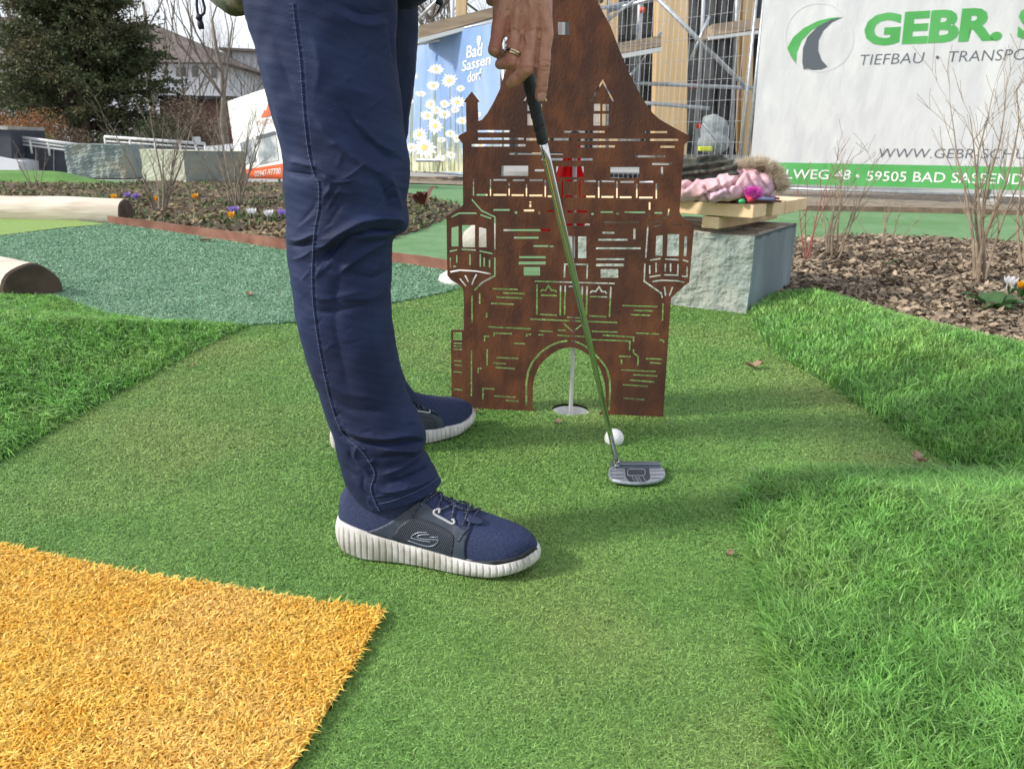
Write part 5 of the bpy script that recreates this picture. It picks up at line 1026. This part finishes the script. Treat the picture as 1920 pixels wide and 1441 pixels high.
for x in (1318, 1352, 1374, 1384, 1425, 1060, 1100, 1180): mb = MB(); dq(mb, [(x-3, -200), (x+3, -200), (x, 286), (x-6, 286)], 19.3, .1); mb.build('mullion', M_frame, bd)
for y in (-60, 66, 150, 286): mb = MB(); dq(mb, [(965, y), (1470, y-3), (1470, y+6), (965, y+9)], 19.25, .1); mb.build('transom', M_frame, bd)
for p in ([(968, 120), (1012, 118), (1010, 284), (966, 284)], [(1040, 160), (1098, 160), (1096, 284), (1038, 284)], [(1112, 190), (1200, 190), (1198, 284), (1112, 284)], [(1040, 20), (1060, 20), (1060, 110), (1040, 110)]):
    mb = MB(); dq(mb, p, 19.15, .08); mb.build('pale_panel', M_wpan, bd)
# interior glimpses behind the glass line: pale sack and boards
me = blob([('e', D(1335, 245, 18.0), (.26, .25, .36), None), ('e', D(1345, 250, 18.0), (.26, .25, .36), None), ('e', D(1338, 268, 17.9), (.36, .26, .24), None), ('c', [D(1325, 224, 18), D(1356, 230, 18)], [.10, .08])], .03, 2); tag(mesh_obj('builders_sack', me, mat('sack', (.20, .23, .24), (.28, .31, .31), 8, .8, bump=.01), origin=D(1340, 285, 18), smooth=True), 'pale grey builders sack standing before the dark windows of the unfinished building', 'sack')
mb = MB(); dq(mb, [(1312, 274), (1336, 274), (1336, 283), (1312, 283)], 17.4, .2); tag(mb.build('yellow_crate', mat('hi_vis', (.55, .65, .05), None, rough=.6), origin=D(1324, 283, 17.4), bevel=.02), 'small bright yellow crate beside the pale builders sack', 'crate')
sf = empty('scaffold', D(1200, 300, 16), 'grey tube scaffold with wooden planks round the unfinished building', 'scaffold')
def tb(name, pts, r, m, Y, Y2=None): mb = MB(); mb.tube([D(x, y, Y if i == 0 else (Y2 or Y)) for i, (x, y) in enumerate(pts)], r, 10); mb.build(name, m, sf, smooth=True)
for x0, x1 in ((1206, 1192), (1331, 1303), (1391, 1370), (851, 846), (972, 968), (1143, 1138)): tb('standard', [(x0, -220), (x1, 300)], .045 if x0 == 1206 else .034, M_tub, 15.5)
for pts in ([(1180, 155), (1440, 166)], [(780, 82), (1180, 5)], [(1140, 20), (1440, -60)], [(1150, 100), (1240, 86)], [(1180, 190), (1330, 203)], [(780, 300), (1200, 300)]): tb('ledger', pts, .036, M_tub, 15.2)
for pts in ([(1216, -20), (1400, 165)], [(1330, 30), (1296, 110)], [(1318, 230), (1352, 274)], [(1110, 60), (1230, -30)], [(1140, 200), (1240, 60)], [(860, -40), (780, 40)]): tb('brace', pts, .04 if pts[0][0] == 1216 else .028, M_tub, 15.0)
for x, y in ((1205, 18), (1303, 160), (1310, 235), (1296, 160)): tb('collar', [(x, y-4), (x-.4, y+5)], .05, M_redm, 15.4)
for pts in ([(785, 48), (930, 12), (930, 30), (785, 72)], [(1150, 82), (1240, 66), (1240, 86), (1150, 102)], [(1336, 45), (1428, 33), (1428, 53), (1336, 66)], [(930, 10), (1140, -30), (1140, -12), (930, 28)]): mb = MB(); dq(mb, pts, 14.6, .9); mb.build('plank', M_plank, sf)
for pts in ([(785, 72), (930, 34), (930, 41), (785, 80)], [(1150, 103), (1240, 88), (1240, 96), (1150, 112)], [(1330, 68), (1428, 56), (1428, 62), (1330, 74)]): mb = MB(); dq(mb, pts, 14.55, .1); mb.build('toe_rail', M_alu, sf)
# debris along the foot of the blue banner
mb = MB()
for k in range(12): c = G(775+k*9+g.normal()*3, 338); mb.box(c+Vector((0, 0, .05)), .25+.2*g.random(), .05, .035, (1, g.normal()*.3, g.normal()*.12))
tag(mb.build('offcuts', M_plank, origin=G(820, 338)), 'scattered timber offcuts lying along the foot of the blue banner', 'timber offcuts', kind='stuff')
# ================================================================ LEFT BACKGROUND
M_ret = mat('dark_panel', (.035, .04, .055), (.05, .055, .07), 2, .7); M_wht = mat('white_render', (.62, .64, .67), (.70, .72, .74), .6, .85)
def Pq(pts, Y, ext, name, m, parent): mb = MB(); dq(mb, pts, Y, ext); return mb.build(name, m, parent)
rw = empty('retaining_wall', D(110, 325, 17), 'dark panelled retaining wall with a railing, left of the stone blocks', 'wall')
Pq([(20, 268), (200, 284), (205, 336), (20, 326)], 17, .25, 'panel', M_ret, rw)
for x, yt in ((66, 272), (100, 275), (135, 279)): Pq([(x, yt), (x+1.2, yt), (x+1.2, 330), (x, 330)], 16.97, .02, 'joint', M_conc, rw)
def railing(p0, p1, q0, Y, n, root_label, lowers):
    r = empty('railing', D(p0[0], p0[1]+20, Y), root_label, 'railing', 'pale metal railings above the dark walls')
    mb = MB(); a, b = D(*p0, Y), D(*p1, Y); mb.tube([a, b], .034, 10); mb.build('handrail', M_alu, r, smooth=True)
    for dz in lowers: mb = MB(); mb.tube([a-Vector((0, 0, dz)), b-Vector((0, 0, dz))], .020, 8); mb.build('rail', M_alu, r, smooth=True)
    for k in range(n): c = a.lerp(b, k/(n-1)); mb = MB(); mb.tube([c, c-Vector((0, 0, lowers[-1]+.16))], .024, 8); mb.build('post', M_alu, r, smooth=True)
railing((22, 255), (190, 277), None, 16.9, 6, 'pale railing sloping above the left dark retaining wall', (.07, .14))
railing((196, 256), (384, 269), None, 17.6, 5, 'pale railing above the dark wall behind the stone blocks', (.09, .2))
rw2 = empty('retaining_wall', D(300, 325, 17.8), 'dark wall with a railing behind the two far stone blocks', 'wall'); Pq([(197, 264), (386, 276), (392, 345), (197, 336)], 17.9, .25, 'panel', M_ret, rw2)
mb = MB(); dq(mb, [(190, 278), (268, 286), (272, 291), (192, 283)], 16.6, .3); mb.build('coping', M_conc, rw2)
en = empty('electric_cabinet', D(5, 330, 16.6), 'dark cabinet on a white plinth at the left edge behind the log', 'cabinet'); Pq([(-60, 235), (20, 243), (22, 302), (-60, 296)], 16.5, 1.2, 'cabinet_body', M_ret, en); Pq([(-60, 233), (14, 236), (14, 243), (-60, 238)], 16.45, 1.3, 'lid', M_conc, en); Pq([(-60, 284), (34, 302), (36, 326), (-60, 312)], 16.3, 1.2, 'plinth', M_wht, en)
rp_ = empty('white_gate', D(410, 330, 16), 'low white slatted gate beside the right far stone block', 'gate'); Pq([(386, 274), (446, 268), (450, 290), (388, 292)], 16.8, .08, 'top_board', M_wht, rp_)
for k in range(8): x = 388+k*7.5; Pq([(x, 292), (x+4, 292), (x+5, 336), (x+1, 336)], 16.8, .05, 'slat', M_wht, rp_)
sg = empty('notice_board', D(370, 290, 17), 'small grey notice plate on a post at the end of the right railing', 'sign'); Pq([(360, 256), (375, 256), (376, 269), (361, 269)], 16.8, .03, 'plate', M_tub, sg); Pq([(364, 269), (368, 269), (372, 290), (368, 290)], 16.85, .03, 'post', M_alu, sg)
# houses
M_roof = mat('roof_tiles', (.105, .08, .075), (.15, .12, .112), 3, .9, bump=.02, bscale=6); M_br = mat('brown_brick', (.13, .075, .055), (.19, .11, .085), 4, .9, bump=.01)
M_rw = mat('white_wall', (.66, .68, .72), (.74, .75, .78), .4, .9)
hs_ = empty('house', D(200, 270, 40), 'white house with a large brown tiled roof behind the yew tree', 'house')
Pq([(-200, 108), (412, 114), (412, 275), (-200, 275)], 40, 9, 'wall', M_rw, hs_)
mb = MB(); A = [D(-260, 112, 39.2), D(424, 117, 39.2), D(292, 46, 44), D(-260, 18, 44)]; Bk = [Vector((A[0].x, 50, A[0].z)), Vector((A[1].x, 50, A[1].z))]
mb.add(A+Bk, [(0, 1, 2, 3), (1, 5, 2), (2, 5, 4, 3), (0, 4, 5, 1)]); mb.build('roof', M_roof, hs_)
for x, y, wd, hh_ in ((330, 126, 18, 17), (360, 124, 11, 20), (396, 126, 10, 20), (70, 205, 14, 16), (92, 205, 14, 16), (250, 150, 16, 20)):
    wn_ = Pq([(x, y), (x+wd, y), (x+wd, y+hh_), (x, y+hh_)], 39.95, .1, 'window', M_dark, hs_)
h2 = empty('house', D(470, 270, 44), 'plain white house at the right of the bare sapling, partly behind the trousers', 'house'); Pq([(418, 92), (560, 100), (560, 275), (418, 275)], 46, 8, 'wall', M_rw, h2); Pq([(410, 88), (566, 96), (566, 101), (410, 93)], 45.6, 9, 'roof_edge', M_roof, h2)
for x, y in ((424, 96), (432, 130), (470, 134)): Pq([(x, y), (x+10, y), (x+10, y+18), (x, y+18)], 45.9, .1, 'window', M_dark, h2)
bw = empty('brick_shed', D(370, 270, 24), 'flat roofed brown brick shed behind the right railing', 'shed'); Pq([(300, 184), (440, 186), (442, 285), (298, 285)], 24, 4, 'wall', M_br, bw); Pq([(296, 178), (443, 180), (443, 187), (296, 185)], 23.8, 4.4, 'roof_edge', M_frame, bw)
# trees -------------------------------------------------------------------
M_bark = mat('grey_bark', (.13, .11, .09), (.20, .17, .14), 8, .9, bump=.004); M_twig = mat('twig_bark', (.20, .15, .11), (.28, .22, .16), 10, .85); M_pale = mat('pale_bark', (.26, .23, .20), (.34, .30, .26), 10, .85)
def grow(mb, p, d, L, r, depth, rnd, up=.15, spread=.6, n=3, segs=3, minr=.0015, side=5):
    pts = [p]; rs = [r]; q = p.copy(); dd = d.normalized()
    for i in range(segs):
        dd = (dd + Vector((rnd.gauss(0, .13), rnd.gauss(0, .13), rnd.gauss(0, .08)+up*.3))).normalized(); q = q+dd*(L/segs); pts.append(q.copy()); rs.append(max(minr, r*(1-(i+1)/segs*.45)))
    mb.tube(pts, rs, side if depth > 1 else 3, cap=False)
    if depth <= 0: return
    for k in range(n):
        t = rnd.uniform(.35, 1.0) if k else 1.0; i = min(len(pts)-2, int(t*segs)); base = pts[i].lerp(pts[i+1], t*segs-i) if i < segs else pts[-1]
        nd = (dd*1.0+Vector((rnd.gauss(0, spread), rnd.gauss(0, spread), rnd.gauss(0, spread*.5)+up))).normalized(); grow(mb, base, nd, L*rnd.uniform(.5, .8), max(minr, r*.5), depth-1, rnd, up, spread, n, segs, minr, side)
def bare_tree(base, H, r, depth, label, seed, m=None, n=4, up=.25, spread=.5, group=None, name='bare_tree', cat='tree', lean=(0, 0), nb=7):
    rnd = random.Random(seed); root = empty(name, base, label, cat, group); mb = MB(); segs = 6; pts = [base-Vector((0, 0, .1))]; rs = [r*1.15]
    for i in range(segs): pts.append(base+Vector((lean[0]*(i+1)/segs*H+rnd.gauss(0, r*.7), lean[1]*(i+1)/segs*H+rnd.gauss(0, r*.7), H*.62*(i+1)/segs))); rs.append(r*(1-.1*(i+1)))
    mb.tube(pts, rs, 9); mb.build('trunk', m or M_bark, root, smooth=True); cr = MB()
    for k in range(nb): i = rnd.randint(2, segs); a = rnd.uniform(0, 6.28); grow(cr, pts[i], Vector((math.cos(a), math.sin(a), .8+.5*(i == segs))), H*.32, rs[i]*.55, depth, rnd, up, spread, n, minr=r*.03)
    cr.build('crown', m or M_bark, root, fixn=False); return root
bare_tree(D(422, 268, 17.5)+Vector((0, 0, -.6)), 4.9, .075, 2, 'slender bare sapling with upright forks beside the brick shed', 4, M_bark, n=3, spread=.3, up=.5, nb=5)
bare_tree(D(350, 262, 27)-Vector((0, 0, .6)), 5.0, .06, 3, 'thin bare tree standing left of the sapling before the white house', 5, n=3, up=.6, spread=.28, nb=6)
bare_tree(D(385, 262, 28)-Vector((0, 0, .6)), 4.4, .05, 3, 'thin bare tree behind the sapling before the white house', 6, n=3, up=.6, spread=.28, nb=6)
bare_tree(D(295, 262, 30)-Vector((0, 0, .6)), 8.5, .12, 3, 'tall bare tree rising behind the right edge of the yew crown', 7, n=3, up=.6, spread=.25, nb=5)
bare_tree(D(462, 262, 24)-Vector((0, 0, .6)), 3.6, .04, 3, 'twiggy bare tree above the white and orange banner', 8, n=5, up=.25, spread=.6)
bare_tree(D(820, 300, 27)-Vector((0, 0, .6)), 9.5, .16, 3, 'tall bare tree above the blue banner, right of the trousers', 9, n=5, up=.2, spread=.55)
bare_tree(D(930, 300, 31)-Vector((0, 0, .6)), 10.5, .18, 3, 'tall bare tree behind the unfinished building', 10, n=5, up=.2, spread=.55)
bare_tree(D(60, 262, 44)-Vector((0, 0, .6)), 11.5, .16, 3, 'bare tree rising behind the brown roof at the left', 12, n=4, up=.3, spread=.5)
# yew
yw = empty('yew_tree', D(170, 262, 23)-Vector((0, 0, .5)), 'big dark green yew tree with drooping sprays behind the railings', 'tree'); yb = D(170, 262, 23)-Vector((0, 0, .5)); rnd = random.Random(3)
mb = MB()
for k in range(5): a = k*1.25; mb.tube([yb+Vector((.3*math.cos(a), .3*math.sin(a), -.1)), yb+Vector((.5*math.cos(a), .5*math.sin(a), 1.5)), yb+Vector((.4*math.cos(a*1.3), .5*math.sin(a), 3.4)), yb+Vector((.15*math.cos(a), .2, 5.6))], [.16, .12, .08, .03], 8)
br = []
for k in range(380):
    h = .35+5.9*rnd.random()**.85; a = rnd.uniform(0, 6.283); prof_ = 2.75*(1-(h/6.9)**1.6)*(.8+.2*min(1, h/1.0)); Rr = prof_*rnd.uniform(.72, 1.08)
    if h < 1.2 : Rr *= .95
    p0 = yb+Vector((0, 0, h*.9)); e = yb+Vector((math.cos(a)*Rr, math.sin(a)*Rr*.8, h+.35*Rr*rnd.uniform(.1, .7))); m_ = p0.lerp(e, .55)+Vector((0, 0, .12)); mb.tube([p0, m_, e], [.035, .022, .006], 5, cap=False); br.append((p0, m_, e))
mb.build('trunk', mat('yew_bark', (.07, .045, .035), (.11, .075, .055), 6, .9), yw, smooth=True)
g = np.random.default_rng(8); Pp = []; Dd = []
for p0, m_, e in br:
    ntw = 30
    for j in range(ntw):
        t = .25+.75*g.random(); c = (p0.lerp(m_, t*2) if t < .5 else m_.lerp(e, t*2-1)); dr = (e-p0).normalized(); sd = Vector((g.normal(), g.normal(), g.normal()*.5)); td = (dr*.8+sd*.75).normalized(); L = .22+.38*g.random()
        for q in range(11):
            s_ = q/11; x = c+td*L*s_+Vector((0, 0, -.10*s_*s_)); Pp.append(tuple(x+Vector(g.normal(size=3)*.022))); Dd.append(tuple((td+Vector(g.normal(size=3)*.55)).normalized()))
Pp = np.array(Pp); Dd = np.array(Dd); N = len(Pp); sdv = np.cross(Dd, g.normal(size=(N, 3))); sdv /= np.linalg.norm(sdv, axis=1)[:, None]; LL = (.075+.07*g.random(N))[:, None]
V = np.stack([Pp-sdv*.012, Pp+Dd*LL*.5-sdv*.022, Pp+Dd*LL, Pp+Dd*LL*.5+sdv*.022], 1)
me = bpy.data.meshes.new('crown'); me.vertices.add(N*4); me.vertices.foreach_set('co', V.reshape(-1).astype(np.float32)); me.loops.add(N*4); me.loops.foreach_set('vertex_index', np.arange(N*4).astype(np.int32)); me.polygons.add(N); me.polygons.foreach_set('loop_start', (np.arange(N)*4).astype(np.int32))
at = me.attributes.new('tint', 'FLOAT', 'POINT'); at.data.foreach_set('value', np.repeat(g.random(N), 4).astype(np.float32)); me.update(calc_edges=True)
mesh_obj('crown', me, mat('yew_needles', (.055, .078, .03), (.085, .105, .042), 1.1, .7, tint=.55, transl=.15, c3=(.11, .10, .045), s3=.7), yw)
def bush(base, rx, ry, h, N, size, m, label, seed, name='bush'):
    g = np.random.default_rng(seed); a = g.normal(size=(N, 3)); a /= np.linalg.norm(a, axis=1)[:, None]; rr = g.random(N)[:, None]**.4; P = a*rr*np.array([rx, ry, h/2]); P *= (1+.25*vnoise(a*3, 1.6, seed))[:, None]; P[:, 2] += h/2; P += np.array(base); P[:, 2] = np.maximum(P[:, 2], base[2])
    d = g.normal(size=(N, 3)); d /= np.linalg.norm(d, axis=1)[:, None]; s = np.cross(d, g.normal(size=(N, 3))); s /= np.linalg.norm(s, axis=1)[:, None]; L = size*(.6+.8*g.random(N))[:, None]
    V = np.stack([P, P+d*L*.5-s*L*.28, P+d*L, P+d*L*.5+s*L*.28], 1); me = bpy.data.meshes.new(name); me.vertices.add(N*4); me.vertices.foreach_set('co', V.reshape(-1).astype(np.float32)); me.loops.add(N*4); me.loops.foreach_set('vertex_index', np.arange(N*4).astype(np.int32)); me.polygons.add(N); me.polygons.foreach_set('loop_start', (np.arange(N)*4).astype(np.int32))
    at = me.attributes.new('tint', 'FLOAT', 'POINT'); at.data.foreach_set('value', np.repeat(g.random(N), 4).astype(np.float32)); me.update(calc_edges=True)
    root = empty(name, base, label, 'bush'); mesh_obj('foliage', me, m, root); mb = MB()
    for k in range(6): aa = k; mb.tube([Vector(base), Vector(base)+Vector((math.cos(aa)*rx*.4, math.sin(aa)*ry*.4, h*.7))], [.02, .006], 5)
    mb.build('stem', M_twig, root); return root
M_rust_l = mat('russet_leaf', (.26, .12, .055), (.34, .18, .09), 2, .8, tint=.5, transl=.3); M_yg = mat('yellow_green_leaf', (.22, .24, .04), (.30, .32, .07), 2, .7, tint=.4, transl=.3); M_dk = mat('dark_leaf', (.035, .05, .02), (.06, .08, .03), 2, .7, tint=.5); M_brn = mat('brown_leaf', (.12, .08, .055), (.18, .13, .09), 2, .8, tint=.5)
zz = lambda p: Vector((p.x, p.y, -.05))
bush(zz(D(75, 262, 20)), .75, .5, 1.35, 5200, .05, M_rust_l, 'russet brown bush under the left side of the yew', 21); bush(zz(D(-10, 262, 20.5)), .7, .5, 1.4, 4500, .05, M_rust_l, 'russet bush at the left edge behind the cabinet', 22); bush(zz(D(40, 258, 18.8)), .8, .4, .95, 5200, .045, M_yg, 'yellow green low bush behind the left railing', 23)
bush(zz(D(130, 262, 19.5)), .9, .5, .95, 4500, .05, M_brn, 'low brown bush behind the left railing, under the yew', 24); bush(zz(D(350, 262, 20.5)), 1.0, .6, 1.7, 7500, .05, M_brn, 'brown twiggy bush before the brick shed', 25); bush(zz(D(300, 262, 20)), .9, .6, 1.2, 6000, .05, M_dk, 'dark green bush between the yew and the brick shed', 26); bush(zz(D(450, 225, 26)), .9, .6, 2.0, 5000, .06, M_dk, 'dark evergreen bush above the white and orange banner', 27); bush(zz(D(0, 200, 27)), 1.8, 1.0, 3.2, 9000, .08, M_brn, 'tall brown hedge bush left of the yew', 28); bush(zz(D(215, 262, 19.6)), 1.0, .5, .9, 4500, .05, M_dk, 'dark low bush at the foot of the yew trunk', 29)
# ================================================================ SHRUBS, FLOWERS, LEAVES
def shrub(base, H, label, seed, nst=9, r=.007, m=None, spread=.38, depth=2, name='bare_shrub', group='leafless shrubs in the beds', lean=0.0, up=.25, n=4):
    rnd = random.Random(seed); root = empty(name, base, label, 'shrub', group); mb = MB()
    for k in range(nst):
        a = rnd.uniform(0, 6.28); s = rnd.uniform(.2, 1)*spread; p = base+Vector((math.cos(a)*r*3.5, math.sin(a)*r*3.5, -.02)); d = Vector((math.cos(a)*s+lean, math.sin(a)*s, 1)).normalized(); h = H*rnd.uniform(.55, 1.0)
        pts = [p]; q = p.copy(); rs = [r]; ns = 7
        for i in range(ns): d = (d+Vector((rnd.gauss(0, .09), rnd.gauss(0, .09), .05))).normalized(); q = q+d*h/ns; pts.append(q.copy()); rs.append(r*(1-.12*(i+1)))
        mb.tube(pts, rs, 6, cap=False)
        for i in range(2, ns+1):
            for _ in range(2 if i > 3 else 1):
                if rnd.random() < .8: aa = rnd.uniform(0, 6.28); grow(mb, pts[i], (d*.9+Vector((math.cos(aa)*.7, math.sin(aa)*.7, .1))), h*rnd.uniform(.10, .24), rs[i]*.6, depth-1, rnd, up, .5, n-1, segs=2, minr=.0011, side=4)
    mb.build('stems', m or M_twig, root, fixn=False); return root
M_tw2 = mat('grey_twig', (.17, .14, .11), (.25, .21, .16), 20, .8); M_tw3 = mat('tan_twig', (.22, .165, .115), (.32, .25, .18), 20, .75); M_tw4 = mat('red_twig', (.30, .10, .08), None, rough=.6)
b = G(298, 404); shrub(b, 1.02, 'bare branching shrub in the left bed, nearer the log', 31, 9, .011, M_tw2, .42)
b = G(440, 396); shrub(b, 1.15, 'bare upright shrub in the left bed, close to the trousers', 32, 12, .010, M_tw2, .26)
for k, (x, y, h) in enumerate(((75, 352, .45), (60, 356, .3), (100, 350, .4))): pass
b = G(70, 358); shrub(b, .62, 'thin sparse leafless sticks in the left bed behind the log', 33, 6, .006, M_tw2, .55, depth=1)
b = G(245, 352); shrub(b, .40, 'short sparse stems before the left far stone block', 34, 5, .006, M_tw2, .6, depth=1)
b = G(1838, 540); shrub(b, 1.06, 'tall tan leafless shrub before the white banner at the right edge', 35, 7, .0085, M_tw3, .25, up=.4)
b = G(1935, 520); shrub(b, 1.1, 'tan leafless shrub cut by the right edge of the photo', 36, 7, .009, M_tw3, .25, up=.4, lean=-.05)
b = G(1560, 492); shrub(b, .72, 'low spreading tan leafless shrub right of the stone block', 37, 8, .0075, M_tw3, .6, up=.3)
b = G(1660, 470); shrub(b, .38, 'small leafless shrub between the two bigger shrubs of the right bed', 38, 6, .005, M_tw3, .7, depth=1)
b = G(1512, 492); shrub(b, .78, 'reddish upright shoots right behind the stone block', 39, 4, .005, M_tw4, .12, depth=1)
M_leafg = mat('fresh_leaf', (.06, .16, .04), (.10, .22, .07), 12, .5, tint=.3, transl=.3); M_pu = mat('purple_petal', (.30, .20, .62), (.42, .30, .72), 30, .5, transl=.4); M_ye = mat('yellow_petal', (.85, .42, .02), None, rough=.5, transl=.3); M_wp = mat('white_petal', (.80, .80, .82), None, rough=.5, transl=.4)
def crocus(px, py, m, label, h=.085, k=1.0, zb_=.03):
    b = G(px, py, zb_); root = empty('crocus', b, label, 'flower', 'crocuses in the beds'); rnd = random.Random(int(px*7+py)); mb = MB()
    for j in range(9): a = rnd.uniform(0, 6.28); L = h*rnd.uniform(.8, 1.3); d = Vector((math.cos(a), math.sin(a), 0)); s = Vector((-d.y, d.x, 0))*.0035; mb.add([b-s, b+s, b+d*L*.3+s+Vector((0, 0, L*.6)), b+d*L*.3-s+Vector((0, 0, L*.6)), b+d*L*.75+Vector((0, 0, L*.65))], [(0, 1, 2, 3), (3, 2, 4)])
    mb.build('leaves', M_leafg, root, fixn=False); mb = MB()
    for f_ in range(2):
        c = b+Vector((rnd.gauss(0, .02), rnd.gauss(0, .015), h*.55)); mb.tube([Vector((c.x, c.y, b.z)), c], .003, 5)
        for j in range(6):
            a = j*1.047; d = Vector((math.cos(a), math.sin(a), 0)); s = Vector((-d.y, d.x, 0))*.012*k; H = .042*k; mb.add([c, c+d*.012*k-s+Vector((0, 0, H*.5)), c+d*.020*k+Vector((0, 0, H)), c+d*.012*k+s+Vector((0, 0, H*.5))], [(0, 1, 2, 3)])
    mb.build('petals', m, root, fixn=False)
for px, py, m, lb in ((216, 384, M_ye, 'yellow crocus right behind the end of the long log'), (244, 380, M_pu, 'left one of two purple crocuses behind the log end'), (260, 382, M_pu, 'right one of two purple crocuses behind the log end'), (296, 388, M_ye, 'yellow crocus at the foot of the branching shrub'), (365, 382, M_ye, 'yellow crocus between the two bare shrubs'), (441, 410, M_pu, 'purple crocus below the upright bare shrub'), (433, 422, M_ye, 'yellow crocus just behind the steel edging'), (472, 414, M_wp, 'white crocus right of the purple one below the upright shrub'), (510, 418, M_wp, 'white crocus nearest the trousers'), (533, 416, M_pu, 'purple crocus touching the trouser outline')): crocus(px, py, m, lb, k=1.35)
crocus(1893, 556, M_wp, 'white crocus beside the leafy plant in the right bed', k=1.0); crocus(1912, 562, M_ye, 'yellow crocus at the right edge of the right bed', k=.9)
def leafy(b, n, L, Wd, m, label, seed, rise=.55):
    root = empty('leafy_plant', b, label, 'plant'); rnd = random.Random(seed); mb = MB()
    for j in range(n):
        a = rnd.uniform(0, 6.28); l = L*rnd.uniform(.7, 1.15); d = Vector((math.cos(a), math.sin(a), 0)); s = Vector((-d.y, d.x, 0)); rz = rise*rnd.uniform(.4, 1.2); N_ = 7; vs = []; fs = []
        for i in range(N_+1): t = i/N_; w_ = Wd*math.sin(math.pi*min(1, .08+t*.92))**.8*(1-.25*t); c = b+d*l*(.15+t)+Vector((0, 0, l*rz*math.sin(t*2.0))); vs += [c-s*w_+Vector((0, 0, w_*.35)), c, c+s*w_+Vector((0, 0, w_*.35))]
        for i in range(N_): k = i*3; fs += [(k, k+1, k+4, k+3), (k+1, k+2, k+5, k+4)]
        mb.add(vs, fs)
    mb.build('leaves', m, root, smooth=True, fixn=False); return root
leafy(G(1862, 585, .02), 15, .115, .028, M_leafg, 'green broad leaved rosette plant in the right bed', 3); leafy(G(1656, 500, .02), 7, .07, .02, M_leafg, 'small green seedling in the middle of the right bed', 4)
leafy(G(790, 388, .03), 9, .16, .055, mat('bronze_leaf', (.12, .04, .03), (.18, .07, .05), 14, .5, transl=.2), 'bronze leaved plant in the left bed, right of the trousers', 6, 1.1)
M_dry = mat('dry_leaf', (.26, .155, .10), (.42, .29, .20), 60, .7, bump=.001, bscale=120, transl=.15)
def dry(px, py, L, label, seed, z=.012, zf=None):
    b = G(px, py, z); 
    if zf is not None: b = Vector((b.x, b.y, float(zf(np.array([[b.x, b.y]]))[0])+.03)); b = G(px, py, b.z)
    g = np.random.default_rng(seed); n = 9; V = np.zeros((n, n, 3)); a = g.random()*6.28
    for i in range(n):
        for j in range(n):
            u_ = i/(n-1); v_ = j/(n-1)*2-1; w_ = math.sin(math.pi*min(1, max(0, u_)))**.6*(.26+.14*math.sin(u_*23+seed)); V[i, j] = ((u_-.5)*L, v_*w_*L, .0+L*(.13*abs(v_)+.08*math.sin(u_*6+seed)+.05*math.sin(v_*7+u_*9)))
    c, s = math.cos(a), math.sin(a); X = V[..., 0]*c-V[..., 1]*s; Y = V[..., 0]*s+V[..., 1]*c; V = np.stack([X, Y, V[..., 2]], -1)+np.array(b)
    tag(mesh_obj('dry_leaf', grid_mesh(V), M_dry, origin=b, smooth=True), label, 'leaf', 'fallen dry leaves')
for a_ in ((1414, 684, .055, 'crumpled pale brown leaf on the green right of the castle', 1, .014), (1724, 860, .045, 'pointed brown leaf at the end of the pocket between the grass mounds', 2, .02), (1368, 1036, .018, 'tiny reddish leaf scrap beside the front of the right mound', 3, .01), (385, 450, .09, 'pale leaf lying before the rusty edging strip', 4, .02), (468, 551, .05, 'small reddish leaf on the bluish green turf', 5, .015), (360, 684, .02, 'tiny brown scrap on the green beside the left mound', 6, .01), (1046, 790, .025, 'dark crumb on the green before the castle arch', 7, .008), (893, 770, .022, 'dark crumb beside the toe of the rear shoe', 9, .01)): dry(*a_)
dry(1690, 615, .05, 'brown leaf resting on top of the right grass mound', 8, zf=zR)
hillp = g2([(-300, 352), (0, 349), (120, 350), (205, 350), (215, 345), (205, 338), (100, 334), (-300, 336)]); 
field('turf_bank', hillp, lambda P: np.where(sdist(P, hillp) > 0, .16*sstep(sdist(P, hillp)/.8), -.08), .12, mat('bank_turf', (.07, .19, .03), (.11, .24, .05), 4, .9, bump=.02, bscale=30))
